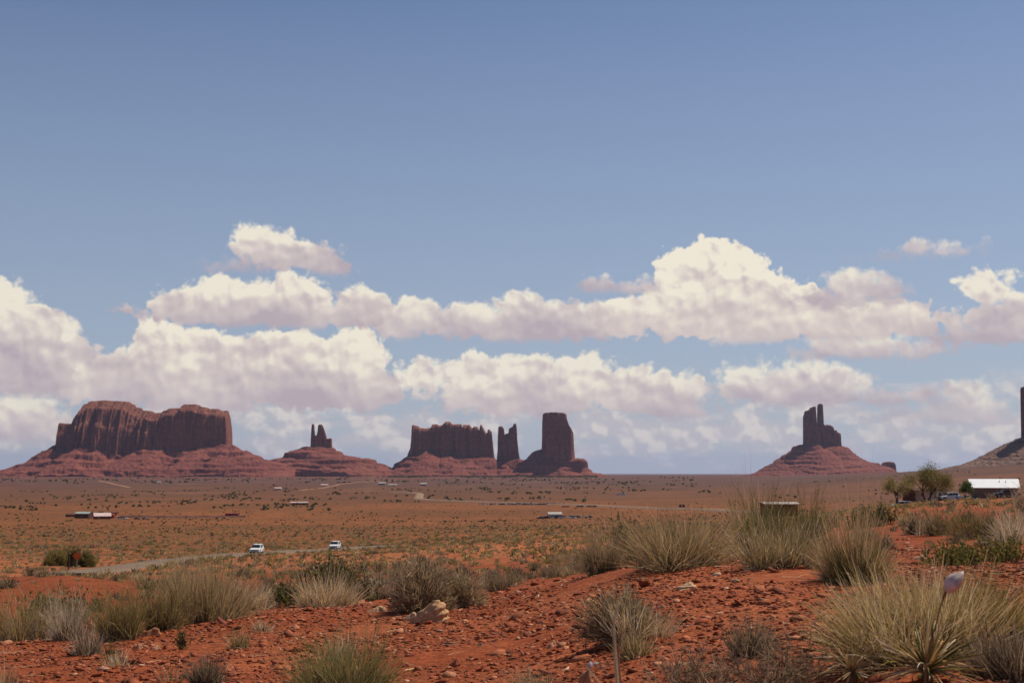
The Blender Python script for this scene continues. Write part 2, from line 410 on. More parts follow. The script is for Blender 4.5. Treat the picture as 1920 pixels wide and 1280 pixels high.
def butte_mat(name, c1, c2, c3, vert=True, sc=1.0):
    """rock: horizontal strata by height plus vertical varnish streaks on the walls"""
    m, T, b = newmat(name)
    pos = T.new('ShaderNodeNewGeometry').outputs['Position']
    st = T.vm('MULTIPLY', pos, (.0016*sc, .0016*sc, .085*sc))
    ns = T.noise(st, 1.0, 6, .6)
    c = T.mix(T.math('MULTIPLY', T.ramp(ns, .36, .62), .45 if vert else 1.0), c1, c2)
    sv = T.vm('MULTIPLY', pos, (.05*sc, .05*sc, .0055*sc))
    nv = T.noise(sv, 1.0, 6, .65)
    c = T.mix(T.math('MULTIPLY', T.ramp(nv, .48, .70), .75 if vert else .25), c, c3)
    nf = T.noise(pos, .06*sc, 8, .72)
    c = T.mix(1.0, c, T.mix(T.ramp(nf, .3, .7), (.72, .70, .70), (1.28, 1.3, 1.3)), 'MULTIPLY')
    T.put(b.inputs['Base Color'], c)
    b.inputs['Roughness'].default_value = .95; b.inputs['Specular IOR Level'].default_value = .1
    bp = T.new('ShaderNodeBump'); bp.inputs['Distance'].default_value = 12.0/sc; bp.inputs['Strength'].default_value = .6
    T.put(bp.inputs['Height'], T.math('ADD', T.math('MULTIPLY', nf, .6), T.math('MULTIPLY', nv, .8 if vert else .1)))
    T.l.new(bp.outputs[0], b.inputs['Normal'])
    return m
M = dict(
 plant=plant_mat(), ground=ground_mat(), stone=tint_mat('loose_stone', .9, .01, 20), 
 cliff=butte_mat('cliff_sandstone', (.20,.070,.046), (.29,.11,.066), (.085,.036,.034)),
 talus=butte_mat('talus_slope', (.165,.048,.036), (.235,.074,.050), (.095,.033,.028), vert=False),
 greytalus=butte_mat('grey_rubble_slope', (.155,.085,.062), (.24,.145,.105), (.10,.055,.045), vert=False, sc=2.0),
 asphalt=plain('worn_asphalt', (.20,.145,.11), .95, .0, .12, .3),
 dirt=plain('pale_dirt', (.34,.17,.10), .95, .1, .15, .05),
 white=plain('white_paint', (.78,.78,.77), .28, .5, .03), glass=plain('dark_glass', (.015,.018,.022), .08, .6, .02),
 tyre=plain('tyre_rubber', (.02,.02,.02), .9), rim=plain('wheel_alloy', (.35,.35,.36), .35, .5, .05),
 black=plain('black_plastic', (.025,.025,.027), .6), lamp=plain('lamp_lens', (.6,.6,.6), .15, .6, .02), redlamp=plain('tail_lens', (.35,.02,.02), .2),
 farroof=plain('dusty_pale_roof', (.42,.36,.32), .7, .2, .1, .5), roofw=plain('white_metal_roof', (.80,.80,.79), .45, .4, .03, .5), tan=plain('tan_stucco', (.24,.16,.125), .9, .1, .1, .6),
 brown=plain('brown_boards', (.11,.055,.04), .9, .1, .2, 1.5), cream=plain('cream_siding', (.42,.38,.34), .7, .2, .12, .8),
 pinkroof=plain('pale_pink_roof', (.62,.45,.42), .6, .3, .08, .5), greenroof=plain('grey_green_roof', (.30,.34,.30), .7, .2, .1, .5),
 greywall=plain('grey_wall', (.22,.21,.22), .8, .2, .1, .5), redwall=plain('red_boards', (.22,.05,.035), .8, .2, .15, .5),
 orange=plain('orange_sign_face', (.50,.10,.02), .6, .3, .05), wood=plain('weathered_wood', (.34,.29,.24), .9, .1, .25, 8),
 bark=plain('tree_bark', (.07,.05,.04), .95, .1, .25, 6), steel=plain('galvanised_steel', (.3,.3,.3), .5, .4, .05),
 silver=plain('silver_blue_paint', (.42,.50,.58), .3, .5, .05), darkpaint=plain('dark_paint', (.035,.03,.035), .35, .5, .05),
 pod=plain('papery_seed_pod', (.50,.40,.35), .42, .4, .32, 55), stalk=plain('dry_stalk', (.17,.095,.045), .8, .2, .3, 30),
 podin=plain('pod_inside', (.30,.15,.07), .7, .2, .2, 40), straw=plain('dry_leaf', (.5,.42,.25), .8, .2, .2, 10),
)

# ---------------------------------------------------------------- the ground, one sheet
def build_ground():
    az = np.concatenate([np.linspace(-180, -34, 50)[:-1], np.linspace(-34, -23, 30)[:-1], np.linspace(-23, 23, 560), np.linspace(23, 32, 30)[1:], np.linspace(32, 180, 50)[1:]])
    r = np.concatenate([[.3, .8, 1.4, 2, 2.7], np.exp(np.arange(math.log(3.2), math.log(60), .0085)), np.exp(np.arange(math.log(60), math.log(70000), .017))])
    A, Rr = np.meshgrid(np.radians(az), r)
    X = Rr*np.sin(A); Y = Rr*np.cos(A); Z = H(X, Y)
    n, k = X.shape
    V = np.stack([X, Y, Z], -1).reshape(-1, 3)
    i, j = np.meshgrid(np.arange(n-1), np.arange(k-1), indexing='ij'); a = (i*k+j).ravel()
    Fc = np.stack([a, a+1, a+k+1, a+k], -1)
    # ground colour zones: fresh red near, sandy orange on the low dunes, dull brown out on the plain, dusky grey-mauve far away
    r_ = Rr.ravel(); x = V[:, 0]; y = V[:, 1]; az_ = A.ravel()
    u = 960+F*np.tan(np.clip(az_, -.6, .6))
    C = lambda *c: np.array(c, float)[None, :]
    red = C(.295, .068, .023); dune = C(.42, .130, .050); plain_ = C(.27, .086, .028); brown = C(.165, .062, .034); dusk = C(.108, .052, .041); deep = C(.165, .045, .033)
    def m(c, d, w): return c*(1-w[:, None])+d*w[:, None]
    nz = fb(x/8, y/8, 3, 31); col = np.repeat(red, len(x), 0)
    col = m(col, C(.38, .112, .045), sst(-.1, .5, fb(x/2.4, y/2.4, 3, 33))*.7*(1-sst(20, 40, r_)))
    nd = fb(x/30, y/30, 3, 35)
    wd = sst(60, 130, r_+60*nd)*(1-sst(1300, 1700, u)*.7)
    col = m(col, dune, wd*sst(-.45, .1, nz+.2))
    col = m(col, plain_, sst(260, 420, r_+120*nd))
    nf = fb(x/500, y/160, 4, 41)
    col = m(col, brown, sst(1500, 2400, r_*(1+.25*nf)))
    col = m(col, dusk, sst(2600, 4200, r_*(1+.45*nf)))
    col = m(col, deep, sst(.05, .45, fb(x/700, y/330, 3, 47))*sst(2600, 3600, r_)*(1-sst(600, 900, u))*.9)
    col = m(col, C(.30, .13, .08), sst(.28, .5, fb(x/260, y/90, 3, 53))*sst(1800, 2500, r_)*(1-sst(5500, 7000, r_))*.7)
    col = m(col, C(.155, .055, .041), sst(-.25, .25, fb(x/450, y/500, 4, 57)+(r_-6300)/1500)*sst(4300, 6800, r_)*(1-.75*sst(1080, 1180, u))*.85)
    col = m(col, C(.165, .058, .042), sst(1330, 1420, u)*(1-sst(1680, 1740, u))*sst(6500, 8200, r_)*.8)
    wr = sst(1450, 1650, u)*sst(900, 1500, r_)*(1-sst(3000, 3800, r_+600*nf))
    col = m(col, C(.20, .075, .045), wr)
    veg = .2*sst(30, 80, r_)+.72*sst(170, 330, r_)
    veg = veg*(1-sst(3000, 5000, r_)*.5)
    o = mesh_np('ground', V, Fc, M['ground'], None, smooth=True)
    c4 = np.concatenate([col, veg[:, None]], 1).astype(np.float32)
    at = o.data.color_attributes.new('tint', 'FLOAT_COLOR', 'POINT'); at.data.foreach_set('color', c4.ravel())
    tag(o, kind='structure')
build_ground()

def strip(name, pix, width, mat, lift, label=None, pts=None, foot=1.5):
    P3 = pts or [GP(*p) for p in pix]
    # resample
    out = []
    for a, b in zip(P3[:-1], P3[1:]):
        n = max(2, int(math.dist(a[:2], b[:2])/max(4, a[1]*.012)))
        for i in range(n): t = i/n; out.append((a[0]+(b[0]-a[0])*t, a[1]+(b[1]-a[1])*t))
    out.append(P3[-1][:2]); A = np.array(out)
    for _ in range(6): A[1:-1] = (A[:-2]+A[1:-1]*2+A[2:])/4
    d = np.gradient(A, axis=0); d /= np.linalg.norm(d, axis=1)[:, None]; nrm = np.stack([-d[:, 1], d[:, 0]], 1)
    zc = np.max([H(A[:, 0]+nrm[:, 0]*o, A[:, 1]+nrm[:, 1]*o) for o in (-width/2, 0, width/2)], axis=0)
    for _ in range(4): zc[1:-1] = np.maximum(zc[1:-1], (zc[:-2]+zc[1:-1]*2+zc[2:])/4)
    offs = [(-width/2-foot, -foot*.6), (-width/2, lift), (-width/4, lift*1.08), (0, lift*1.12), (width/4, lift*1.08), (width/2, lift), (width/2+foot, -foot*.6)]
    V = []
    for (o, l) in offs: V.append(np.column_stack([A+nrm*o, zc+l]))
    V = np.stack(V, 1); n, k = V.shape[:2]
    i, j = np.meshgrid(np.arange(n-1), np.arange(k-1), indexing='ij'); a = (i*k+j).ravel()
    o = mesh_np(name, V.reshape(-1, 3), np.stack([a, a+1, a+k+1, a+k], -1), mat, smooth=True)
    tag(o, kind='structure'); return o, A, zc+lift*1.1
road, RA, RZ = strip('road', [(120,1079,100,900),(165,1073,100,900),(215,1067,100,900),(280,1059,100,900),(340,1052,100,900),(410,1044,100,900),(480,1039,100,900),(560,1034,100,900),(640,1029,100,900),(700,1027,100,900),(745,1025,100,900)], 6.6, M['asphalt'], .2, foot=.8)
strip('road', [(735,923,900),(788,924,900),(786,930,900),(783,937,900),(840,939,900),(960,943,900),(1100,947,900),(1340,956,900),(1450,962,900)], 12, plain('sunlit_road', (.27,.18,.13), .95, .0, .1, .1), 1.3, foot=3)
strip('dirt_track', [(185,901,900),(205,905,900),(222,909,900),(243,914,900)], 9, M['dirt'], .5, foot=3)
strip('dirt_track', [(560,919,900),(610,914,900),(640,907,900),(690,902,900),(745,899,900)], 7, M['dirt'], .4, foot=3)

# ---------------------------------------------------------------- buttes (height fields with cliffs, ledges and talus)
def quant(v, n):
    v = v*n; f = np.floor(v); r = v-f
    return (f+sst(.72, 1.0, r))/n
def stair(t, n=4):
    t = np.clip(t, 0, 1)*n; f = np.floor(t); r = t-f
    return np.clip((f+np.where(r < .7, r*.35, .245+(r-.7)*2.517))/n, 0, 1)
def butte(name, label, cat, Yc, x0, x1, front, back, core, talL, talR, features, cones=(), step=9, dx=.8, dy=1.3, fslope=1.0, mt='talus', hl=(), group=None, foot_noise=5.0, seed=0, ledge=1.0, rubble=1.0):
    s = Yc/F
    xs = np.arange(x0, x1, dx); dys = np.arange(-front, back, dy)
    X, D = np.meshgrid(xs, dys)
    a, b, w = core
    dl = np.maximum(a-X, 0); dr = np.maximum(X-b, 0)
    yy = np.where(D < 0, -D*fslope, D)
    gul = fb(X/26+seed*7, D/40, 4, 61+seed)
    dyy = np.maximum(yy-w, 0); rr = np.hypot(dl+dr, dyy)
    rr = np.maximum(rr+gul*foot_noise*sst(0, 30, rr), 0)
    t = np.clip((X-a)/(b-a), 0, 1)
    tl = np.interp(a-rr, [p[0] for p in talL], [p[1] for p in talL]); tr = np.interp(b+rr, [p[0] for p in talR], [p[1] for p in talR])
    tal = tl*(1-t)+tr*t               # in picture rows (down is larger)
    for (cx, cyy, off, sl) in cones:
        dd = np.hypot(X-cx, (D+off)*.9)
        c = cyy+dd*sl+fb(X/6, D/6, 3, 71)*1.5
        tal = np.minimum(tal, c)
    hgt = 1000.0-tal
    q = hgt/step+.8*fb(X/120, D/120, 2, 81+seed)+.25*fb(X/25, D/25, 2, 83+seed); fl = np.floor(q); fr = q-fl
    str_ = ledge*sst(-.3, .35, fb(X/40, D/40, 2, 85+seed+(fl.astype(int) % 7)))
    # gentle slope then a short riser: bedded ledges
    ter = np.where(fr < .82, fr*.55, .451+(fr-.82)*3.05)
    hgt = hgt+(ter-fr)*step*str_*1.25
    hgt = hgt+fb(X/7, D/7, 4, 91+seed)*1.7*rubble+fb(X/22, D/60, 3, 93+seed)*2.2*sst(2, 30, rr)
    cliffmask = np.zeros_like(X, bool)
    for ft in features:
        tx = [p[0] for p in ft['top']]; ty = [p[1] for p in ft['top']]
        wob = fb(X/9, D/9+3, 3, 95+seed)*ft.get('wob', .8)
        Tp = 1000-np.interp(X+wob*.4, tx, ty)
        inside = (X >= tx[0]) & (X <= tx[-1])
        W = ft['w']; c0 = ft.get('d', 0.0)
        if isinstance(W, (list, tuple)): W = np.interp(X, [p[0] for p in W], [p[1] for p in W])
        fs = ft.get('flute', 4.0)
        if isinstance(fs, (list, tuple)): fs = np.interp(X, [p[0] for p in fs], [p[1] for p in fs])
        cap = ft.get('cap', 8.0)
        e = np.minimum(X-tx[0], tx[-1]-X)
        W = W*np.sqrt(np.clip(e/cap, 0.02, 1)) if cap else W
        Xw = X+11*pn(X/41, D*0+.3, 141+seed)+4*pn(X/15, D*0+.9, 143+seed)
        flu = fs*(fb(Xw/15+seed, D*0+2.5, 4, 101+seed, .6)*1.5+.35*np.abs(pn(Xw/6.0, D*0+.7, 104))*(.3+sst(-.2, .3, pn(X/30, D*0+.2, 145))))+ft.get('brk', 1.6)*fb(X/9, D/5, 3, 147+seed)+fs*.55*quant(fb(Xw/11, D*0+4.1, 3, 151+seed)*1.6+.15*pn(X/6, D/6, 153), 3) 
        din = W+flu-np.abs(D-c0)
        bw = ft.get('bat', 4.0)
        if isinstance(bw, (list, tuple)): bw = np.interp(X, [p[0] for p in bw], [p[1] for p in bw])
        tt = np.clip(din/bw, 0, 1)
        # stepped wall: mostly sheer with two setbacks
        prof = np.where(tt < .25, tt*.5/.25, np.where(tt < .5, .5+(tt-.25)*.12/.25, np.where(tt < .75, .62+(tt-.5)*.33/.25, .95+(tt-.75)*.05/.25)))
        prof = np.where(tt <= 0, 0, prof)
        back_off = ft.get('dome', 0.0)*np.clip((din-bw)/30, 0, 1)
        top = Tp+fb(X/5, D/5, 3, 111+seed)*ft.get('rough', 1.0)-ft.get('blk', .8)*np.abs(quant(fb(X/13, D/11, 3, 155+seed)*2, 2))-ft.get('rim', 0)*(1-stair((din-bw)/ft.get('rimd', 6)+.12*pn(X/17, D/17, 131)))+0*back_off
        hh = hgt+(top-hgt)*prof
        ok = inside & (din > 0) & (hh > hgt)
        hgt = np.where(ok, hh, hgt); cliffmask |= ok & (prof > .02)
    rows = 1000.0-hgt
    Z = E+slope(rows)*Yc
    XX = (X-960)*s*1.004; YY = Yc+D*s
    g = H(XX, YY)
    e = np.minimum(np.minimum(X-x0, x1-X), np.minimum(D+front, back-D))
    Z = np.where(e < 3, np.minimum(Z, g-30), Z)
    Z = np.maximum(Z, g-30)
    bx = XX.mean(); by = Yc; bz = float(H(bx, by))
    V = np.stack([XX-bx, YY-by, Z-bz], -1).reshape(-1, 3)
    n, k = X.shape
    i, j = np.meshgrid(np.arange(n-1), np.arange(k-1), indexing='ij'); q = (i*k+j).ravel()
    Fc = np.stack([q, q+1, q+k+1, q+k], -1)
    under = (Z-g).ravel(); keep = (under[Fc] > -29.5).any(1)
    cm = cliffmask.ravel()[Fc].sum(1) >= 2
    root = empty(name, (bx, by, bz), 0, label, cat, group)
    for nm, sel, mat in (('talus', keep & ~cm, M[mt]), ('cliff', keep & cm, M['cliff'])):
        f2 = Fc[sel]
        if not len(f2): continue
        us, inv = np.unique(f2, return_inverse=True)
        mesh_np(nm, V[us], inv.reshape(-1, 4), mat, parent=root, smooth=(nm == "cliff"))
    return root

butte('mesa', 'broad flat topped mesa with two low summits at the far left', 'mesa', 8000, -60, 560, 175, 90, (125, 428, 22),
  [(-140,905),(-20,893),(0,887),(25,881),(60,868),(90,848),(112,836),(125,832),(300,832)], [(300,835),(428,833),(440,834),(455,845),(480,856),(500,862),(545,872),(590,900)],
  [dict(top=[(114,833),(116,812),(119,790),(124,789),(131,791),(137,792),(141,792),(142,777),(146,776),(147,769),(150,768),(151,763),(158,762),(160,757),(168,756),(170,751),(195,750),(225,751.5),(244,753),(246,757),(253,758),(255,763),(266,764),(268,769),(284,770),(288,774),(308,774),(312,770),(318,769),(322,766),(342,765),(345,758.5),(371,758),(375,762),(388,763),(391,766),(410,766),(413,769),(428,769.5),(429.5,782),(432,806),(434,833)],
        w=[(114,10),(141,26),(144,60),(150,70),(290,70),(330,52),(434,32)], bat=[(114,14),(150,42),(275,40),(322,6),(434,3)], flute=[(114,12),(280,12),(330,5),(434,4)], rough=.7, cap=3, d=10, rim=12, rimd=22, wob=.4, blk=2.4),
   dict(top=[(118,832),(120,793),(143,795),(146,832)], w=30, bat=18, flute=8, d=-8, cap=4),
   dict(top=[(315,840),(318,775),(340,771),(345,768),(400,769),(427,772),(431,806),(434,838)], w=[(315,30),(340,42),(434,22)], bat=3.2, flute=5, d=4, cap=4, rim=7, rimd=12, wob=.4, blk=1.8),
   dict(top=[(232,835),(235,795),(262,790),(270,800),(273,836)], w=38, bat=14, flute=8, d=-6, cap=5)],
  cones=[(445,834,30,.42),(180,828,40,.5),(300,833,42,.45)], step=12, seed=1, ledge=1.5)
butte('butte', 'small butte with two thin rock spires on a wide stepped red cone', 'butte', 8400, 470, 770, 130, 60, (587, 622, 6),
  [(430,892),(480,876),(510,862),(537,858),(540,849),(560,843),(575,836),(587,834)], [(622,836),(640,846),(646,851),(660,855),(690,859),(706,862),(708,867),(725,871),(745,884),(775,900)],
  [dict(top=[(585,838),(585.5,820),(586.5,806),(587.5,795),(590,794.5),(591.2,798),(591.8,812),(593,817),(596,816),(598,811),(599,798),(601,795.5),(605,795.5),(607,798),(610,806),(612,812),(615,822),(618,822),(621,821),(624,822),(625,838)], w=7.5, bat=1.8, flute=1.5, rough=.5, cap=1.2, wob=.3)],
  step=8, dx=.5, dy=.9, seed=2, ledge=1.3)
butte('mesa', 'jagged dark mesa with a crenellated top between the twin spires and the small towers', 'mesa', 8500, 700, 935, 120, 60, (782, 915, 14),
  [(690,893),(735,880),(742,874),(742,870),(755,862),(762,857),(775,853),(782,850)], [(915,857),(925,858),(940,866),(960,885),(980,900)],
  [dict(top=[(761,858),(766,850),(771,840),(773,820),(774,797),(778,797),(786,799),(789,802),(800,803),(809,801),(811,795),(820,795),(826,798),(831,796),(836,790),(844,790),(848,794),(858,795),(866,795),(868,802),(869,796),(880,796),(884,800),(886,802),(889,799),(895,799),(897,802),(899,808),(900,798),(902,795.5),(904,797),(907,803),(911,811),(914,812),(915,805),(919,804.5),(922,808),(924,825),(926,845),(929,858)], w=[(761,4),(776,20),(810,13),(900,14),(929,9)], bat=2.6, flute=5, rough=1.0, cap=4, rim=4, rimd=7, wob=.4)],
  cones=[(803,845,24,.55),(842,852,24,.45),(905,861,20,.5),(870,858,22,.4)], step=10, dx=.6, dy=1.1, seed=3)
butte('butte', 'pair of slender dark rock towers joined at the base left of the square butte', 'butte', 8550, 915, 1000, 95, 40, (935, 970, 7),
  [(900,890),(925,866),(933,860)], [(970,860),(985,862),(1010,885)],
  [dict(top=[(931.5,862),(933,845),(933.5,820),(934.5,800),(938,798.5),(942,799.5),(945,804),(946.5,815),(948,813),(953,812),(954.5,803),(958,801),(961,800),(963,795),(966,793),(968,794.5),(969,805),(970,825),(972,845),(975,862)], w=8, bat=2.0, flute=2, rough=.6, cap=1.5, wob=.3)],
  cones=[(948,866,14,.5)], step=9, dx=.5, dy=.9, seed=4)
butte('butte', 'tall square butte standing like a castle tower on a stepped red base', 'butte', 8500, 960, 1180, 125, 60, (1000, 1085, 24),
  [(940,893),(962,874),(970,866),(985,860),(1000,856)], [(1085,859),(1096,862),(1100,866),(1102,878),(1115,885),(1135,891),(1190,902)],
  [dict(top=[(983,866),(990,856),(997,848),(1003,845),(1010,843),(1016,841),(1040,850),(1078,858)], w=9, bat=5, flute=3, d=6, cap=4),
   dict(top=[(1015,859),(1015.5,840),(1016,812),(1015,805),(1016,795),(1017.5,776),(1021,774),(1040,773),(1057,774.5),(1061,777),(1062,785),(1066,797),(1071,805),(1074,812),(1075,835),(1076,848),(1077.5,858)], w=21, bat=2.5, flute=2.5, rough=.4, cap=8),
   dict(top=[(1076,860),(1080,859.5),(1092,859.5),(1096,861),(1100,868),(1102,880)], w=9, bat=3, flute=3, d=-8, cap=4)],
  cones=[], step=11, dx=.6, dy=1.0, seed=5, fslope=1.6, foot_noise=3.0)
butte('butte', 'butte shaped like a fist with one raised finger on a broad red cone', 'butte', 9000, 1385, 1700, 140, 60, (1506, 1570, 8),
  [(1380,898),(1400,890),(1420,883),(1445,866),(1462,856),(1480,845),(1485,838),(1500,834),(1506,833)], [(1570,835),(1585,840),(1593,848),(1605,858),(1620,865),(1640,871),(1660,877),(1680,888),(1720,900)],
  [dict(top=[(1503,836),(1503.5,815),(1503,800),(1504.5,780),(1508,770),(1514,769),(1518,764),(1523,762),(1525.6,763),(1526.3,770),(1526.8,796),(1530.6,799),(1531.2,770),(1531.5,763),(1532.5,757.5),(1536,756.5),(1539,759),(1539.5,770),(1539.3,792),(1541,797),(1546,796),(1552,797),(1557,800),(1559,806),(1561,807),(1563,806),(1566,811),(1571,811.5),(1572,822),(1573,837)], w=11, bat=2.2, flute=3.5, rough=.6, cap=1.5, wob=.3),
   dict(top=[(1482,850),(1485,836),(1500,833),(1506,834)], w=6, bat=3, flute=1.5, d=4, cap=2),
   dict(top=[(1570,838),(1585,838),(1592,845),(1594,850),(1600,850),(1602,856),(1610,860)], w=6, bat=3, flute=1.5, d=3, cap=2),
   dict(top=[(1614,880),(1617,864),(1630,868),(1631,867),(1640,868),(1647,873),(1649,868),(1652,866),(1660,865),(1668,866),(1672,872),(1674,886)], w=9, bat=2.5, flute=2, d=-3, cap=3)],
  cones=[(1523,829,14,.62)], step=9, dx=.5, dy=1.0, seed=6, ledge=.8)
butte('butte', 'sheer dark rock pillar cut off by the right edge above a grey rubble slope', 'butte', 4600, 1730, 2180, 200, 100, (1925, 1990, 20),
  [(1640,905),(1730,890),(1760,882),(1800,873),(1830,862),(1855,849),(1875,839),(1890,829),(1905,823),(1925,817)], [(1990,817),(2050,850),(2120,880),(2200,905)],
  [dict(top=[(1912,828),(1912.5,805),(1914,780),(1915.5,755),(1916,744),(1914.5,740),(1916.5,735),(1915.5,728),(1918,725),(1935,720),(1950,735),(1965,740),(1985,760),(1992,825)], w=22, bat=3, flute=3, rough=.6, cap=5)],
  cones=[], step=7, dx=.9, dy=1.4, seed=7, mt='greytalus', ledge=.5, rubble=2.4)

# ---------------------------------------------------------------- plants
PAL = dict(
 straw=[(.60,.43,.21),(.70,.53,.29),(.48,.33,.16)], pale=[(.66,.53,.37),(.74,.63,.47),(.55,.43,.29)],
 green=[(.15,.155,.045),(.22,.205,.065),(.11,.115,.035)], olive=[(.33,.25,.075),(.42,.32,.11),(.25,.19,.06)],
 grey=[(.38,.28,.175),(.48,.36,.235),(.28,.20,.125)], dark=[(.10,.08,.06),(.15,.12,.085),(.07,.055,.04)],
 yellow=[(.32,.27,.11),(.40,.33,.15),(.24,.20,.08)], bright=[(.12,.17,.06),(.16,.21,.08),(.09,.12,.05)], brownd=[(.16,.10,.07),(.22,.15,.10),(.12,.075,.05)])
def pick(pal, n, g):
    out = np.zeros((n, 3)); keys = list(pal); w = np.array([pal[k] for k in keys], float); w /= w.sum()
    ki = g.choice(len(keys), n, p=w)
    for i, k in enumerate(keys):
        c = np.array(PAL[k]); mk = ki == i; out[mk] = c[g.integers(0, 3, mk.sum())]
    return out*g.uniform(.68, 1.32, (n, 1))
def ribbon(P0, D, L, bend, w0, seg, g, side=None):
    """curved tapering blades: P0,D (n,3), L,w0 (n,), bend (n,3)"""
    n = len(P0); t = np.linspace(0, 1, seg+1)[None, :, None]
    C = P0[:, None]+D[:, None]*L[:, None, None]*t+bend[:, None]*L[:, None, None]*t**2
    if side is None:
        side = np.cross(D, g.normal(size=(n, 3))); side /= np.linalg.norm(side, axis=1)[:, None]+1e-9
    ww = w0[:, None, None]*(1-.75*t)*.5
    V = np.stack([C-side[:, None]*ww, C+side[:, None]*ww], 2)      # n,seg+1,2,3
    b = (np.arange(n)*(seg+1)*2)[:, None]+(np.arange(seg)*2)[None, :]
    Fc = np.stack([b, b+1, b+3, b+2], -1).reshape(-1, 4)
    return V.reshape(-1, 3), Fc, C
def grow(kind, w, h, pal, seed, n=1400, th=.004, tips=None, lean=(0, 0)):
    """a shrub of size w x h: list of (part name, V, F, colour)"""
    g = np.random.default_rng(seed); parts = []
    rad = w/2
    if kind in ('grass', 'broom'):
        k = n if kind == 'grass' else int(n*.28)
        nc = 13; cc = g.normal(size=(nc, 2))*rad*.34; ci = g.integers(0, nc, k)
        p = cc[ci]+g.normal(size=(k, 2))*rad*.11; pq = p-cc[ci]*.62
        ang = np.arctan2(pq[:, 1], pq[:, 0])+g.normal(size=k)*.7; rr = np.hypot(pq[:, 0], pq[:, 1])/rad*1.7
        tilt = np.clip(rr*.85+np.abs(g.normal(size=k))*.30, 0, 1.3)
        D = np.stack([np.sin(tilt)*np.cos(ang)+lean[0], np.sin(tilt)*np.sin(ang)+lean[1], np.cos(tilt)], -1)
        D += g.normal(size=(k, 3))*.13; D /= np.linalg.norm(D, axis=1)[:, None]
        reach = 1/np.sqrt((np.sin(tilt)/(rad*1.0))**2+(np.cos(tilt)/h)**2)
        L = reach*g.uniform(.3, 1.0, k)**.8*np.where(g.random(k) < .06, 1.25, 1)
        P0 = np.column_stack([p, -.02*np.ones(k)])
        bend = np.stack([np.cos(ang)*.12, np.sin(ang)*.12, -np.sin(tilt)*.22], -1)+g.normal(size=(k, 3))*.11
        V, Fc, C = ribbon(P0, D, L, bend, g.uniform(.7, 1.4, k)*th, 4, g)
        col = np.repeat(pick(pal, k, g), 10, 0)
        parts.append((V, Fc, col))
        if n > 150:
            # dead litter splayed round the foot; old inner thatch coloured dark to add shade
            k2 = int(n*.22); a2 = g.uniform(0, 2*math.pi, k2); c2 = cc[g.integers(0, nc, k2)]*1.1
            D2 = np.stack([np.cos(a2), np.sin(a2), g.uniform(.02, .35, k2)], -1)+g.normal(size=(k2, 3))*.15; D2 /= np.linalg.norm(D2, axis=1)[:, None]
            V, Fc, _ = ribbon(np.column_stack([c2, np.full(k2, .006)]), D2, g.uniform(.15, .55, k2)*rad, np.column_stack([g.normal(size=(k2, 2))*.2, -np.full(k2, .12)]), g.uniform(.7, 1.5, k2)*th, 2, g)
            parts.append((V, Fc, np.repeat(pick(dict(grey=2, brownd=2, pale=1, dark=1), k2, g), 6, 0)))
            k2 = int(n*.35); c2 = cc[g.integers(0, nc, k2)]+g.normal(size=(k2, 2))*rad*.12
            D2 = g.normal(size=(k2, 3))*.4+np.array([0, 0, 1.0]); D2 /= np.linalg.norm(D2, axis=1)[:, None]
            V, Fc, _ = ribbon(np.column_stack([c2, np.zeros(k2)]), D2, g.uniform(.12, .42, k2)*h, g.normal(size=(k2, 3))*.2, g.uniform(1.2, 2.2, k2)*th, 2, g)
            parts.append((V, Fc, np.repeat(pick(dict(brownd=3, dark=2, grey=1), k2, g), 6, 0)))
        if kind == 'broom':
            m = int(n*1.5); src = g.integers(0, k, m); tt = g.uniform(.25, 1, m); ix = tt*4; i0 = np.minimum(ix.astype(int), 3); f = (ix-i0)[:, None]
            Q = C[src, i0]*(1-f)+C[src, i0+1]*f
            d2 = C[src, i0+1]-C[src, i0]; d2 /= np.linalg.norm(d2, axis=1)[:, None]+1e-9
            d2 = d2+g.normal(size=(m, 3))*.36+np.array([0, 0, .22]); d2 /= np.linalg.norm(d2, axis=1)[:, None]
            L2 = L[src]*g.uniform(.12, .34, m)
            V2, F2, _ = ribbon(Q, d2, L2, g.normal(size=(m, 3))*.06, g.uniform(.5, 1.1, m)*th*.8, 2, g)
            parts.append((V2, F2, np.repeat(pick(tips or pal, m, g), 6, 0)))
    elif kind == 'dome':
        # dense rounded crown of short twigs over a woody base
        k = n; ang = g.uniform(0, 2*math.pi, k); el = np.arcsin(g.uniform(-.08, 1, k)); rr = g.uniform(.25, .85, k)**.6
        lump = 1+.22*np.sin(ang*3+seed)+.15*np.sin(ang*5+el*4+seed*2)
        P0 = np.stack([np.cos(ang)*np.cos(el)*rad*rr*lump*.8, np.sin(ang)*np.cos(el)*rad*rr*lump*.8, np.sin(el)*h*rr*lump*.8+h*.06], -1)
        D = P0/np.array([rad, rad, h])/1.0+g.normal(size=(k, 3))*.33+np.array([lean[0], lean[1], .35]); D /= np.linalg.norm(D, axis=1)[:, None]
        L = g.uniform(.14, .34, k)*min(rad, h)
        V, Fc, C = ribbon(P0, D, L, g.normal(size=(k, 3))*.12, g.uniform(.7, 1.4, k)*th, 2, g)
        parts.append((V, Fc, np.repeat(pick(pal, k, g), 6, 0)))
        k2 = 90; ang = g.uniform(0, 2*math.pi, k2); ti = g.uniform(.1, 1.35, k2)
        D = np.stack([np.sin(ti)*np.cos(ang), np.sin(ti)*np.sin(ang), np.cos(ti)], -1)
        V, Fc, C = ribbon(np.zeros((k2, 3)), D, .8/np.sqrt((np.sin(ti)/rad)**2+(np.cos(ti)/h)**2), g.normal(size=(k2, 3))*.12, np.full(k2, th*2.5), 4, g)
        parts.append((V, Fc, np.repeat(pick({'dark': 1, 'brownd': 1}, k2, g), 10, 0)))
    elif kind == 'twig':
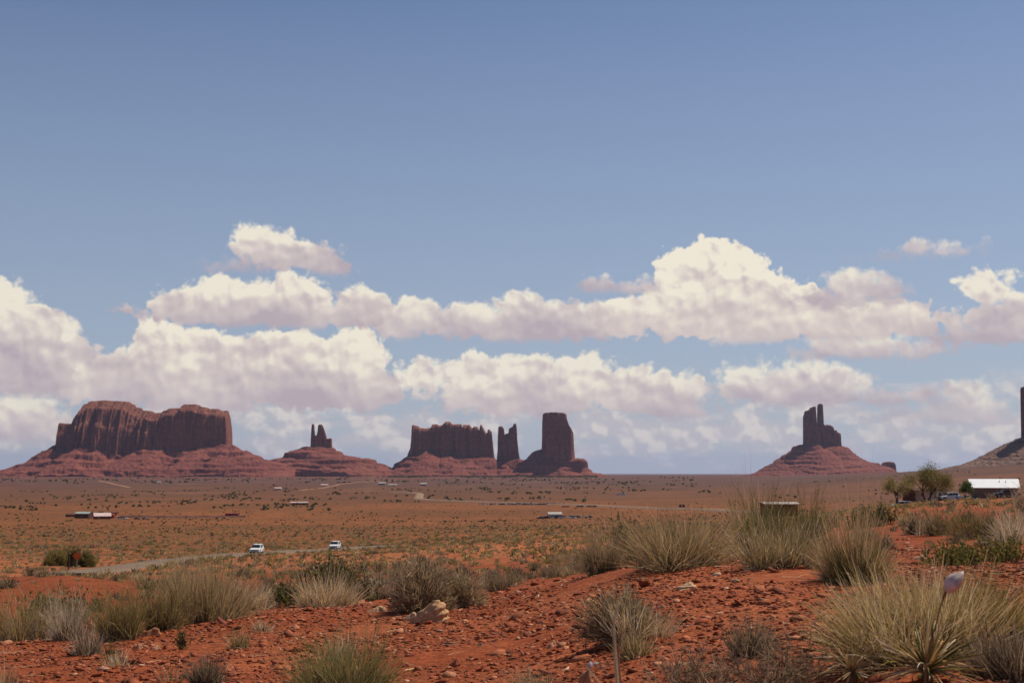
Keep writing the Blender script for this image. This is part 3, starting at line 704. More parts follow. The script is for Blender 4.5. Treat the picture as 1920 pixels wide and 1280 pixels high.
        k = max(30, n//28); ang = g.uniform(0, 2*math.pi, k); ti = np.abs(g.normal(size=k))*.55+.1
        p = g.normal(size=(k, 2))*rad*.35
        D = np.stack([np.sin(ti)*np.cos(ang), np.sin(ti)*np.sin(ang), np.cos(ti)], -1)
        L = h*g.uniform(.55, 1.0, k)
        V, Fc, C = ribbon(np.column_stack([p, np.zeros(k)]), D, L, g.normal(size=(k, 3))*.18, np.full(k, th*1.7), 4, g)
        parts.append((V, Fc, np.repeat(pick(pal, k, g), 10, 0)))
        LL = L; CC = C
        for lv in range(2):
            m = int(n*(.3 if lv == 0 else .8)); src = g.integers(0, len(CC), m); S = CC.shape[1]-1
            tt = g.uniform(.2, 1, m)*S; i0 = np.minimum(tt.astype(int), S-1); f = (tt-i0)[:, None]
            Q = CC[src, i0]*(1-f)+CC[src, i0+1]*f; d2 = CC[src, i0+1]-CC[src, i0]; d2 /= np.linalg.norm(d2, axis=1)[:, None]+1e-9
            d2 = d2+g.normal(size=(m, 3))*.55+np.array([0, 0, .1]); d2 /= np.linalg.norm(d2, axis=1)[:, None]
            L2 = LL[src]*g.uniform(.2, .5, m)
            V, Fc, CC2 = ribbon(Q, d2, L2, g.normal(size=(m, 3))*.15, np.full(m, th*(1.0 if lv == 0 else .7)), 2, g)
            parts.append((V, Fc, np.repeat(pick(tips or pal, m, g), 6, 0))); CC, LL = CC2, L2
    elif kind == 'leafy':
        k = n//12; ang = g.uniform(0, 2*math.pi, k); ti = np.abs(g.normal(size=k))*.6
        p = g.normal(size=(k, 2))*rad*.35
        D = np.stack([np.sin(ti)*np.cos(ang), np.sin(ti)*np.sin(ang), np.cos(ti)], -1)
        V, Fc, C = ribbon(np.column_stack([p, np.zeros(k)]), D, h*g.uniform(.5, 1, k), g.normal(size=(k, 3))*.15, np.full(k, th*1.2), 4, g)
        parts.append((V, Fc, np.repeat(pick({'dark': 1, 'olive': 1}, k, g), 10, 0)))
        m = n; src = g.integers(0, k, m); tt = g.uniform(.3, 1, m)*4; i0 = np.minimum(tt.astype(int), 3); f = (tt-i0)[:, None]
        Q = C[src, i0]*(1-f)+C[src, i0+1]*f
        d2 = g.normal(size=(m, 3))+np.array([0, 0, .8]); d2 /= np.linalg.norm(d2, axis=1)[:, None]
        V, Fc, _ = ribbon(Q, d2, g.uniform(.03, .07, m)*max(h, .25)*1.6, np.zeros((m, 3)), np.full(m, th*3.2), 2, g)
        parts.append((V, Fc, np.repeat(pick(pal, m, g), 6, 0)))
    V = np.concatenate([q[0] for q in parts]); off = np.cumsum([0]+[len(q[0]) for q in parts[:-1]])
    V = V*np.array([rad/np.percentile(np.abs(V[:, 0]), 96), rad/np.percentile(np.abs(V[:, 1]), 96), h/np.percentile(V[:, 2], 98)])
    Fc = np.concatenate([q[1]+o for q, o in zip(parts, off)]); c = np.concatenate([q[2] for q in parts])
    return V, Fc, c
# (name, kind, photo x, photo base row, width px, height px, palette, tip palette, stems, label, category)
HERO = [
 ('desert_shrub','broom',40,1203,165,88,dict(olive=2,grey=2,green=1),dict(grey=2,straw=1,olive=2),1500,'dull olive shrub cut by the left edge of the picture','shrub'),
 ('desert_shrub','leafy',108,1186,150,74,dict(green=3,bright=1),None,2600,'dark green leafy shrub behind the white bleached stick bush','shrub'),
 ('dry_bush','broom',128,1199,104,84,dict(pale=5,straw=1),dict(pale=1),1000,'bleached white bush of bare upright sticks at the left','bush'),
 ('desert_shrub','broom',232,1196,112,96,dict(yellow=3,olive=2),dict(yellow=2,straw=1,olive=2),1600,'yellow olive shrub right of the bleached stick bush','shrub'),
 ('desert_shrub','broom',292,1182,100,100,dict(olive=3,dark=1),dict(olive=2,grey=1,straw=1),1400,'brown olive shrub between the yellow shrub and the tall straw tipped bush','shrub'),
 ('grass_clump','grass',165,1226,56,44,dict(pale=2,grey=2,dark=1),None,500,'small grey dry clump casting a black shadow below the bleached bush','grass clump'),
 ('grass_tuft','grass',208,1238,48,58,dict(green=2,grey=1),None,90,'loose tuft of green grey blades below the yellow olive shrub','grass tuft'),
 ('grass_tuft','grass',222,1248,52,26,dict(straw=2,pale=1),None,260,'low straw tuft in front of the green blades at lower left','grass tuft'),
 ('tall_grass','grass',385,1166,160,112,dict(straw=4,green=1,grey=2,olive=1),None,2000,'largest straw tipped grass bush on the left rim of the slope','bush'),
 ('grass_clump','grass',352,1160,90,100,dict(straw=3,grey=2),None,900,'thin straw grass leaning on the left side of the largest left bush','grass clump'),
 ('grass_clump','grass',470,1143,84,46,dict(pale=3,straw=2),None,900,'pale low grass beside the largest left bush','grass clump'),
 ('desert_shrub','leafy',545,1138,80,48,dict(green=3,dark=1),None,1500,'low dark green shrub left of the straw fan','shrub'),
 ('desert_shrub','leafy',628,1130,125,76,dict(green=3,dark=2),None,3000,'dark green shrub standing behind the straw fan','shrub'),
 ('tall_grass','grass',612,1138,112,62,dict(straw=3,pale=2),None,900,'fan of curved straw stems in front of a dark green shrub','grass'),
 ('desert_shrub','broom',716,1122,90,50,dict(grey=2,pale=1),dict(pale=2,grey=2),900,'pinkish grey shrub left of the big domed bush','shrub'),
 ('desert_shrub','dome',790,1146,108,92,dict(grey=4,dark=1,straw=1),None,5200,'big grey brown domed bush behind the pale rock','bush'),
 ('desert_shrub','dome',868,1138,80,62,dict(grey=4,straw=1),None,2600,'lower grey dome joined to the right of the big domed bush','bush'),
 ('desert_shrub','broom',938,1106,62,36,dict(grey=2,olive=1),dict(grey=1),600,'small grey shrub right of the big domed bush','shrub'),
 ('weed','leafy',340,1216,24,36,dict(green=2,dark=1),None,500,'small dark green weed alone on the left slope','weed'),
 ('grass_tuft','grass',455,1213,52,36,dict(straw=2,olive=1),None,240,'thin straw tuft on the open red slope','grass tuft'),
 ('grass_tuft','grass',497,1182,44,20,dict(straw=2,pale=1),None,170,'tiny pale tuft above the thin straw tuft','grass tuft'),
 ('grass_clump','grass',388,1282,62,46,dict(dark=2,grey=2),None,900,'dark dry clump on the bottom edge left of centre','grass clump'),
 ('weed','grass',384,1262,40,50,dict(green=1,grey=1),None,45,'sparse green weed standing over the dark dry clump','weed'),
 ('weed','grass',322,1276,70,44,dict(bright=1,grey=1),None,60,'sparse green weed stems at the bottom left','weed'),
 ('desert_shrub','broom',652,1312,180,112,dict(yellow=3,bright=1),dict(yellow=3,olive=1),2600,'yellow green bush cut by the bottom edge','bush'),
 ('grass_tuft','grass',650,1235,80,46,dict(straw=2,pale=2),None,330,'curled straw stems sticking up behind the yellow green bush','grass tuft'),
 ('grass_tuft','grass',585,1290,60,34,dict(yellow=2,straw=2),None,330,'short yellow tuft left of the yellow green bush','grass tuft'),
 ('desert_shrub','broom',1135,1072,100,82,dict(grey=3,olive=2),dict(grey=2,straw=1),1500,'grey broom like shrub left of the wide straw bush','shrub'),
 ('desert_shrub','leafy',1172,1058,70,72,dict(green=2,dark=2),None,1800,'dark green shrub between the grey broom and the wide straw bush','shrub'),
 ('tall_grass','grass',1268,1064,185,90,dict(straw=5,green=1,grey=2),None,2100,'wide straw bush with a green heart in the middle of the rim','bush'),
 ('desert_shrub','broom',1268,1062,110,56,dict(green=2,olive=1),dict(green=2,grey=1),1500,'green shrub growing inside the wide straw bush','shrub'),
 ('desert_shrub','broom',1425,1042,120,104,dict(green=3,olive=1),dict(bright=2,green=2,straw=1),2600,'tallest green bush with straw tips right of centre','bush'),
 ('tall_grass','grass',1420,1030,115,118,dict(straw=3,pale=1),None,360,'tall pale seed stems rising from the tallest green bush','grass'),
 ('desert_shrub','broom',1512,1030,90,88,dict(green=3),dict(green=3,bright=1),1700,'green bush behind and right of the tallest green bush','bush'),
 ('desert_shrub','broom',1472,1066,180,86,dict(olive=2,grey=2,straw=1),dict(olive=2,grey=2,pale=1),2600,'low olive bush with a pale twiggy skirt below the tallest green bush','bush'),
 ('tall_grass','grass',1608,1092,128,135,dict(straw=4,grey=2),None,1400,'upright straw bush beside the red clearing at the right','bush'),
 ('desert_shrub','broom',1612,1094,96,78,dict(green=3,olive=2),dict(green=2,olive=2),1600,'green heart of the upright straw bush by the red clearing','shrub'),
 ('dry_bush','dome',1165,1202,130,88,dict(grey=3,straw=2,dark=1),None,3800,'dark hollow dry hummock behind the thin dead stalk','bush'),
 ('tall_grass','grass',1205,1196,120,62,dict(pale=2,straw=2,grey=1),None,1000,'swept grey grass on the right side of the dry hummock','grass'),
 ('grass_clump','grass',1192,1232,62,44,dict(straw=2,olive=1,grey=1),None,600,'small straw clump in front of the dry hummock','grass clump'),
 ('dry_bush','grass',1412,1228,80,62,dict(grey=3,dark=1,straw=1),None,900,'tufted grey clump above the bare twiggy shrub','grass clump'),
 ('bare_shrub','twig',1455,1300,170,110,dict(grey=3,brownd=2),dict(grey=3,brownd=2),2400,'bare twiggy grey shrub on the bottom edge right of centre','shrub'),
 ('bare_shrub','twig',1310,1300,170,86,dict(grey=2,brownd=3),dict(grey=2,brownd=2),1800,'thin leafless shrub left of the denser twiggy shrub','shrub'),
 ('grass_tuft','grass',1015,1296,110,40,dict(straw=2,grey=2),None,320,'brown grass tips poking up at the bottom edge near the middle','grass tuft'),
 ('grass_tuft','grass',12,1296,50,56,dict(straw=2,pale=1),None,160,'pale grass tips in the bottom left corner','grass tuft'),
 ('tall_grass','grass',1740,1226,330,132,dict(straw=5,olive=2,pale=1),None,4600,'largest straw grass mound at the lower right','grass'),
 ('desert_shrub','broom',1872,1226,150,128,dict(yellow=2,olive=3),dict(olive=3,yellow=2),2200,'blurred olive bush on the right of the big straw mound','bush'),
 ('tall_grass','grass',1900,1268,150,80,dict(grey=3,brownd=2),None,1600,'dark brown grass skirt at the lower right edge','grass'),
 ('desert_shrub','leafy',1800,1062,120,44,dict(green=3,olive=1),None,2600,'green leafy shrub just above the big straw mound','shrub'),
 ('desert_shrub','leafy',1880,1052,90,44,dict(green=3,olive=1),None,1700,'green leafy shrub at the right edge above the olive bush','shrub'),
 ('tall_grass','grass',1905,1018,90,60,dict(pale=3,straw=1),None,600,'pale straw bush at the right edge','grass'),
 ('desert_shrub','broom',1850,1010,130,52,dict(brownd=2,olive=2),dict(brownd=1,olive=2,green=1),2000,'brown and olive shrub in the middle distance at the right','shrub'),
 ('desert_shrub','broom',1765,1003,60,50,dict(grey=2,olive=1),dict(grey=1,green=1),800,'grey green shrub standing on the red slope below the parked pickup','shrub'),
 ('grass_clump','grass',1698,985,30,22,dict(straw=3,yellow=1),None,200,'small straw tuft left of the grey green shrub','grass clump'),
 ('bare_shrub','twig',1725,1003,52,44,dict(grey=2,pale=1),dict(grey=2,olive=1),500,'sparse grey twiggy shrub below the brown shed','shrub'),
 ('desert_shrub','leafy',1650,985,60,40,dict(green=3,dark=1),None,1000,'dark green shrub on the slope left of the brown shed','shrub'),
 ('desert_shrub','leafy',1612,990,50,36,dict(green=3,dark=1),None,800,'dark green shrub behind the upright straw bush','shrub'),
]
for i, (nm, kd, cx, by, w, h, pal, tips, n, lab, cat) in enumerate(HERO):
    if by >= 1262:
        X, Y, Z = GP(cx, by, 3.0, 30)
    else: X, Y, Z = GP(cx, by, 4, 400)
    sc_ = Y/F
    V, Fc, c = grow(kd, w*sc_, h*sc_, pal, 100+i, n=n, th=max(.0045, Y*.00036), tips=tips)
    o = mesh_np(nm, V, Fc, M['plant'], c); o.location = (X, Y, Z-.01)
    tag(o, lab, cat)

# small shrubs dotted over the middle distance
PROTO = []
for k, (kd, w, h, pal) in enumerate([('dome',.9,.6,dict(grey=3,olive=1)),('dome',.8,.5,dict(grey=2,straw=2)),('broom',.8,.62,dict(olive=2,grey=2)),('dome',1.1,.6,dict(olive=2,grey=2,dark=1)),('grass',.8,.55,dict(straw=2,grey=2)),('broom',1.0,.7,dict(green=1,grey=3)),('dome',.7,.6,dict(dark=2,grey=2))]):
    V, Fc, c = grow(kd, w, h, pal, 500+k, n=420 if kd == 'dome' else 260, th=.016)
    PROTO.append((V, Fc, c))
PM = [mesh_np('desert_shrub', *p[:2], M['plant'], p[2], link=False).data for p in PROTO]
def dens(u, r, x, y):
    """how thick the shrubs stand"""
    d = .5+.9*fb(x/14, y/14, 3, 201)
    return np.clip(d, .05, 1.2)
cand = []
N = 90000
uu = rng.uniform(-200, 2120, N); ll = rng.uniform(math.log(19), math.log(900), N); rr_ = np.exp(ll)
prob = np.clip((rr_/200.0)**.9, .05, 1)
X = (uu-960)/F*rr_; Yv = rr_
d = dens(uu, rr_, X, Yv)
right = sst(1050, 1500, uu)
keep = (rng.random(N) < prob*d*(.30+.28*sst(140, 260, rr_))*(1-right*(.15+.45*(1-sst(150, 400, rr_))))*(1-.55*(uu < 300)*(rr_ < 85)))
# keep the road clear
ra = RA[::3]
dist = np.full(N, 1e9)
for q in ra: dist = np.minimum(dist, np.hypot(X-q[0], Yv-q[1]))
keep &= dist > 7.5
keep &= ~((Yv < 26) & (uu < 1650))
X, Yv, uu, rr_ = X[keep], Yv[keep], uu[keep], rr_[keep]
# a fringe of shrubs along both edges of the near road
ei = rng.integers(0, len(RA)-1, 230); et = RA[np.minimum(ei+1, len(RA)-1)]-RA[ei]; et = et/np.linalg.norm(et, axis=1)[:, None]
en = np.stack([et[:, 1], -et[:, 0]], 1); en = en*np.sign((en*-RA[ei]).sum(1))[:, None]
ep = RA[ei]+en*np.where(rng.random(230) < .72, rng.uniform(4.6, 8, 230), -rng.uniform(4.8, 7, 230))[:, None]
eu = 960+F*ep[:, 0]/ep[:, 1]; eo = (eu > 290)
X = np.concatenate([X, ep[eo, 0]]); Yv = np.concatenate([Yv, ep[eo, 1]]); uu = np.concatenate([uu, eu[eo]]); nfr = int(eo.sum()); rr_ = np.concatenate([rr_, ep[eo, 1]])
sz = rng.uniform(.40, 1.25, len(X))**1.5*np.where(rr_ > 300, 1.5, 1)*np.interp(rr_, [18, 40, 80, 140], [.35, .5, .75, .95])
sz[-nfr:] = rng.uniform(.7, 1.5, nfr)*np.where((uu[-nfr:] < 450), 1.35, 1)
app = sz/rr_
Zg = H(X, Yv)
rowpx = 885-(Zg-E)/Yv*F; infr = (uu > -10) & (uu < 1930) & (rowpx < 1290)
order = np.argsort(-(app+infr*10)); ind = order[:243]; rest = order[243:]
GL = {}
for i in ind:
    k = int(rng.integers(0, len(PM)))
    o = bpy.data.objects.new('desert_shrub', PM[k]); COL.objects.link(o)
    o.location = (X[i], Yv[i], Zg[i]-.03); s_ = sz[i]; o.scale = (s_*rng.uniform(.85, 1.2), s_*rng.uniform(.85, 1.2), s_*rng.uniform(.8, 1.15)); o.rotation_euler = (0, 0, rng.uniform(0, 6.28))
    u_ = uu[i]
    if u_ < 300: lab, grp = 'small round shrub dotting the red mound and flats at the left', 'small shrubs on the left red mound'
    elif u_ < 760: lab, grp = 'small round shrub on the orange sand below the road with the two cars', 'small shrubs below the near road'
    elif u_ < 1150: lab, grp = 'small round shrub on the red slope beyond the big domed bush', 'small shrubs on the middle red slope'
    elif u_ < 1560: lab, grp = 'small round shrub in the hollow behind the tall straw bushes', 'small shrubs behind the tall straw bushes'
    else: lab, grp = 'small round shrub on the red slope below the houses at the right', 'small shrubs below the houses'
    tag(o, lab, 'shrub', grp)
def merged(name, idx_pos, protos, mat, label=None, cat=None, sub=.4):
    VV = []; FF = []; CC = []; off = 0
    g = np.random.default_rng(77)
    for (x, y, z, s_) in idx_pos:
        V, Fc, c = protos[int(g.integers(0, len(protos)))]
        a = g.uniform(0, 6.28); ca, sa = math.cos(a), math.sin(a)
        W = V*np.array([s_*g.uniform(.9, 1.2), s_, s_*g.uniform(.8, 1.1)])
        W = np.column_stack([W[:, 0]*ca-W[:, 1]*sa+x, W[:, 0]*sa+W[:, 1]*ca+y, W[:, 2]+z])
        VV.append(W); FF.append(Fc+off); CC.append(c*g.uniform(.8, 1.2)); off += len(V)
    o = mesh_np(name, np.concatenate(VV), np.concatenate(FF), mat, np.concatenate(CC)); 
    return tag(o, label, cat, kind='stuff')
SMALL = []
for k, pal in enumerate([dict(grey=2,olive=2),dict(olive=2,straw=2),dict(grey=3,dark=1),dict(green=1,olive=3),dict(straw=2,grey=2)]):
    g = np.random.default_rng(600+k); n = 46
    ang = g.uniform(0, 6.28, n); el = np.arcsin(g.uniform(-.05, 1, n)); r0 = g.uniform(.3, .75, n)
    P0 = np.stack([np.cos(ang)*np.cos(el)*.45*r0, np.sin(ang)*np.cos(el)*.45*r0, np.sin(el)*.5*r0], -1)
    D = P0*2+g.normal(size=(n, 3))*.4+np.array([0, 0, .3]); D /= np.linalg.norm(D, axis=1)[:, None]
    V, Fc, _ = ribbon(P0, D, g.uniform(.15, .3, n), np.zeros((n, 3)), g.uniform(.07, .14, n), 1, g)
    SMALL.append((V, Fc, np.repeat(pick(pal, n, g), 4, 0)))
pos = [(X[i], Yv[i], Zg[i]-.03, sz[i]) for i in rest]
merged('desert_scrub', pos, SMALL, M['plant'], 'low scrub scattered over the plain', 'scrub')
# dark junipers and greasewood far out on the plain
g = np.random.default_rng(88)
JUN = []
for k in range(4):
    n = 70; ang = g.uniform(0, 6.28, n); el = np.arcsin(g.uniform(-.1, 1, n)); r0 = g.uniform(.3, .8, n)
    P0 = np.stack([np.cos(ang)*np.cos(el)*r0*.55, np.sin(ang)*np.cos(el)*r0*.55, np.sin(el)*r0*.7+.1], -1)
    D = g.normal(size=(n, 3)); D /= np.linalg.norm(D, axis=1)[:, None]
    V, Fc, _ = ribbon(P0, D, g.uniform(.25, .4, n), np.zeros((n, 3)), g.uniform(.2, .35, n), 1, g)
    JUN.append((V, Fc, np.repeat(pick(dict(green=2, dark=2), n, g)*1.0, 4, 0)))
pts = []
def far_field(n, ua, ub, ya, yb, smin, smax, clump=.15, near=900):
    c = 0; tries = 0
    us = g.uniform(ua, ub, n*6); Ys = np.exp(g.uniform(math.log(ya), math.log(yb), n*6))
    x = (us-960)/F*Ys; m = fb(x/(Ys*.03), Ys/(Ys*.03)+np.log(Ys)*9, 3, 301) > clump
    us, Ys, x = us[m][:n], Ys[m][:n], x[m][:n]
    z = H(x, Ys)
    for a in range(len(x)): pts.append((x[a], Ys[a], z[a]-.1, g.uniform(smin, smax)))
far_field(420, -100, 620, 1500, 3200, 1.8, 4.2, .1)
far_field(600, -100, 2000, 900, 1900, .9, 1.9, .0)
far_field(1500, -60, 1500, 520, 1500, .5, 1.1, -.05)
far_field(260, 400, 1100, 1900, 4200, 2.5, 5, .12)
far_field(130, 900, 1350, 2600, 5200, 3, 7, .15)
far_field(500, -100, 1300, 4500, 7300, 4, 9, .05)
far_field(60, 1350, 2000, 1800, 4200, 2, 5, .2)
far_field(700, 730, 1120, 7000, 7800, 6, 11, -.1)
merged('juniper_scrub', pts, JUN, M['plant'], 'dark junipers and bushes scattered far across the plain', 'scrub')

# ---------------------------------------------------------------- loose stones
def stone_proto(g, flat=.5):
    import bmesh
    bm = bmesh.new(); bmesh.ops.create_icosphere(bm, subdivisions=1, radius=1)
    V = np.array([v.co[:] for v in bm.verts]); Fc = np.array([[v.index for v in f.verts] for f in bm.faces]); bm.free()
    V = np.sign(V)*np.abs(V)**.7*g.uniform(.62, 1.25, (len(V), 1)); V[:, 2] *= flat; V[:, 0] *= g.uniform(.7, 1.4)
    return V, Fc
g = np.random.default_rng(9)
SP = [stone_proto(g, g.uniform(.18, .42)) for _ in range(8)]
def stones(n, ya, yb, smin, smax, pw, bias=1.0):
    r0 = (g.random(n)*(yb**bias-ya**bias)+ya**bias)**(1/bias); a = g.uniform(R(-22), R(22), n)
    x = r0*np.sin(a); y = r0*np.cos(a); m = fb(x/1.6, y/1.6, 3, 401) > -.25
    x, y = x[m], y[m]; z = H(x, y); s_ = smin+(smax-smin)*g.random(len(x))**pw
    return x, y, z, s_
VV = []; FF = []; CC = []; off = 0
sx, sy, sz_, ss = [np.concatenate(q) for q in zip(stones(62000, 4, 20, .005, .026, 3.0, 1.5), stones(2600, 4, 22, .018, .06, 2.2, 1.5), stones(2600, 20, 75, .02, .09, 2.5, 1.3))]
pc = np.array([(.29,.074,.029),(.33,.10,.042),(.23,.058,.025),(.40,.17,.085),(.18,.05,.027),(.50,.30,.19),(.26,.08,.036)])
pi = g.choice(7, len(sx), p=[.28,.2,.21,.11,.12,.015,.065]); ki = g.integers(0, 8, len(sx)); ra_ = g.uniform(0, 6.28, len(sx))
for k in range(8):
    V, Fc = SP[k]; m = ki == k; nn = m.sum()
    ca, sa = np.cos(ra_[m]), np.sin(ra_[m]); W = V[None]*ss[m][:, None, None]
    tl = g.normal(size=(nn, 2))*.25
    Wx = W[..., 0]*ca[:, None]-W[..., 1]*sa[:, None]; Wy = W[..., 0]*sa[:, None]+W[..., 1]*ca[:, None]; Wz = W[..., 2]+Wx*tl[:, :1]+Wy*tl[:, 1:]
    W = np.stack([Wx+sx[m][:, None], Wy+sy[m][:, None], Wz+sz_[m][:, None]+ss[m][:, None]*.12], -1)
    VV.append(W.reshape(-1, 3)); FF.append((Fc[None]+(np.arange(nn)*len(V))[:, None, None]).reshape(-1, 3)+off); off += nn*len(V)
    CC.append(np.repeat(pc[pi[m]]*g.uniform(.8, 1.25, (nn, 1)), len(V), 0))
tag(mesh_np('gravel', np.concatenate(VV), np.concatenate(FF), M['stone'], np.concatenate(CC)), 'loose red stone chips covering the near slope', 'gravel', kind='stuff')

# dead twigs and straw lying between the stones
k2 = 900; g = np.random.default_rng(31); tr_ = (g.random(k2)*(20**1.5-4**1.5)+4**1.5)**(1/1.5); ta = g.uniform(R(-21), R(21), k2); tx = tr_*np.sin(ta); ty = tr_*np.cos(ta)
td = g.uniform(0, 6.28, k2); D2 = np.stack([np.cos(td), np.sin(td), g.uniform(0, .12, k2)], -1)
V, Fc, _ = ribbon(np.column_stack([tx, ty, H(tx, ty)+.012]), D2, g.uniform(.05, .28, k2), np.column_stack([g.normal(size=(k2, 2))*.15, np.full(k2, -.05)]), g.uniform(.003, .008, k2), 3, g, side=np.column_stack([-np.sin(td), np.cos(td), np.full(k2, .4)]))
tag(mesh_np('twig_litter', V, Fc, M['plant'], np.repeat(pick(dict(pale=2, straw=2, grey=2, brownd=2), k2, g), 8, 0)), 'dead twigs and straw littering the near slope', 'litter', kind='stuff')

def rock(cx, by, w, h, colr, label, seed, layers=3, tilt=0.0, depth=.6, name='rock'):
    """bedded sandstone slab: stacked uneven outlines merged into one mass"""
    X, Y, Z = GP(cx, by, 4, 60); s_ = Y/F; W = w*s_; Hh = h*s_; g = np.random.default_rng(seed)
    NA = 28; NZ = 4*layers+2; V = []
    aa = np.linspace(0, 2*math.pi, NA, endpoint=False)
    outl = 1+.25*np.sin(2*aa+g.uniform(0, 6))+.14*np.sin(3*aa+g.uniform(0, 6))+.10*np.sin(5*aa+g.uniform(0, 6))+g.normal(size=NA)*.04
    for j in range(NZ):
        t = j/(NZ-1); lay = math.sin(t*math.pi*layers)**2*.16
        rad = (1-.55*t**2.2)*(1-lay)
        if j == NZ-1: rad *= .55
        rr = outl*rad*(1+g.normal(size=NA)*.035)
        zz = t*Hh*(1+.22*np.sin(aa+g.uniform(0, .4)+1.0)*t)+g.normal(size=NA)*Hh*.03
        V.append(np.stack([np.cos(aa)*rr*W/2, np.sin(aa)*rr*W/2*depth, zz-.12*Hh+np.cos(aa)*rr*W/2*tilt], -1))
    V = np.concatenate(V); Fc = []
    for j in range(NZ-1):
        for i in range(NA): Fc.append((j*NA+i, j*NA+(i+1) % NA, (j+1)*NA+(i+1) % NA, (j+1)*NA+i))
    V = np.vstack([V, V[-NA:].mean(0)[None]]); c = len(V)-1
    Fq = np.array(Fc); me = mesh_np(name, V, Fq, M['stone'], np.tile(np.array(colr), (len(V), 1)))
    import bmesh
    bm = bmesh.new(); bm.from_mesh(me.data); bm.verts.ensure_lookup_table()
    for i in range(NA): bm.faces.new((bm.verts[(NZ-1)*NA+i], bm.verts[(NZ-1)*NA+(i+1) % NA], bm.verts[c]))
    bm.to_mesh(me.data); bm.free()
    me.location = (X, Y, Z); tag(me, label, 'rock'); return me
rock(806,1165,74,34,(.46,.26,.13),'largest pale tan layered rock in front of the big domed bush',1,3,.30,.5)
rock(770,1163,26,14,(.47,.30,.18),'small pale rock at the left foot of the largest tan rock',2,2,.1)
rock(708,1146,34,10,(.50,.29,.16),'flat tan slab left of the big domed bush',3,1,.0)
rock(1288,1103,44,11,(.52,.33,.19),'pale flat rock on the red slope below the wide straw bush',4,2,.0)
rock(1345,1078,24,6,(.55,.36,.22),'thin pale chip of rock right of the pale flat rock',5,1)
rock(1378,1090,16,6,(.50,.32,.20),'small tan pebble right of the thin pale chip',6,1)
rock(516,1094,20,8,(.52,.32,.18),'pale slab below the cars beyond the left rim',7,1)
rock(853,1250,20,14,(.34,.10,.05),'upright red block near the bottom centre',8,2,.1,.8)
rock(1035,1212,20,11,(.50,.24,.14),'orange pebble left of the dry hummock',9,1,.1,.8)
rock(990,1192,16,8,(.44,.22,.13),'tan pebble above the orange pebble',10,1)
rock(285,1190,34,13,(.40,.17,.09),'orange slab at the foot of the brown olive shrub',11,1)
rock(258,1216,18,9,(.46,.22,.12),'small orange slab left of the paired slab under the shrubs',12,1)
rock(291,1217,22,7,(.42,.20,.11),'small orange slab below the brown olive shrub',13,1)
rock(236,1258,22,14,(.42,.16,.08),'red block beside the low straw tuft',14,2)
rock(550,1178,30,7,(.42,.15,.08),'thin red slab on the slope under the straw fan',15,1,.2)
rock(535,1190,28,8,(.38,.12,.06),'thin red slab below another slab under the straw fan',16,1,.2)
rock(425,1254,34,10,(.38,.13,.065),'flat red slab near the dark dry clump',17,1)
rock(582,1246,34,16,(.36,.11,.055),'red block above the short yellow tuft',18,2,-.3)
rock(1505,1010,22,10,(.40,.18,.10),'red rock behind the low olive bush',19,1)
rock(1725,1048,24,7,(.50,.30,.18),'pale slab above the green leafy shrub',20,1)
rock(1130,1252,14,6,(.45,.24,.15),'small pale chip beside the dead stalk',21,1)
rock(88,1290,26,10,(.36,.12,.06),'flat red slab at the bottom left',22,1)
for k in range(14):
    cx = [60,330,470,700,760,900,960,1060,1240,1340,1420,1480,1520,880][k]; by = [1262,1240,1232,1210,1250,1210,1260,1150,1140,1160,1120,1190,1140,1175][k]
    o = rock(cx, by, [14,12,16,13,15,12,18,14,15,12,14,16,13,12][k], 6, [(.36,.12,.06),(.30,.09,.045),(.42,.20,.12)][k % 3], 'palm sized red stone lying loose on the near slope', 40+k, 1)
    o['group'] = 'loose red stones on the near slope'

# ---------------------------------------------------------------- yuccas and the dead stalks close to the camera
def yucca(cx, by, Yd, rpx, n, seed, label, green=.25, elmin=-.15):
    X = XW(cx, by, Yd); g = np.random.default_rng(seed); z = P(cx, by, Yd)[2]
    zg = float(H(X, Yd)); z = zg+.02
    rad = rpx*Yd/F
    ang = g.uniform(0, 2*math.pi, n); el = np.arcsin(np.clip(g.uniform(elmin, 1, n), -1, 1))
    D = np.stack([np.cos(ang)*np.cos(el), np.sin(ang)*np.cos(el), np.sin(el)], -1)
    L = rad*g.uniform(.65, 1.08, n)
    P0 = D*rad*.04+np.array([0, 0, .03])
    bend = np.column_stack([g.normal(size=(n, 2))*.07, -g.uniform(.02, .2, n)*np.cos(el)-.35*(g.random(n) < .18)])
    side = np.cross(D, np.array([0, 0, 1.0])); side /= np.linalg.norm(side, axis=1)[:, None]+1e-6
    w = g.uniform(.006, .012, n)
    root = empty('yucca', (X, Yd, z), 0, label, 'yucca')
    old = g.random(n) > green
    for nm, m, pal in (('dry_leaves', old, dict(straw=4, pale=2)), ('green_leaves', ~old, dict(green=2, bright=1, olive=3))):
        k = m.sum()
        if not k: continue
        V, Fc, C = ribbon(P0[m], D[m], L[m], bend[m], w[m], 5, g, side[m])
        # fold each leaf into a shallow channel: add a third spine vertex row
        o = mesh_np(nm, V, Fc, M['plant'], np.repeat(pick(pal, k, g), 12, 0), parent=root)
        so = o.modifiers.new('thick', 'SOLIDIFY'); so.thickness = .0022
    mb = MB(); mb.tube([(0,0,-.06),(0,0,.01),(0,0,.04)], [.02,.022,.01], 8); mb.build('crown_base', M['stalk'], root)
    return root
yucca(1738, 1262, 5.2, 108, 170, 11, 'large yucca rosette of straw and green blades at the lower right', .36, -.05)
yucca(1598, 1255, 5.6, 78, 46, 12, 'smaller straw yucca with few spiky blades left of the large yucca', .06, -.35)

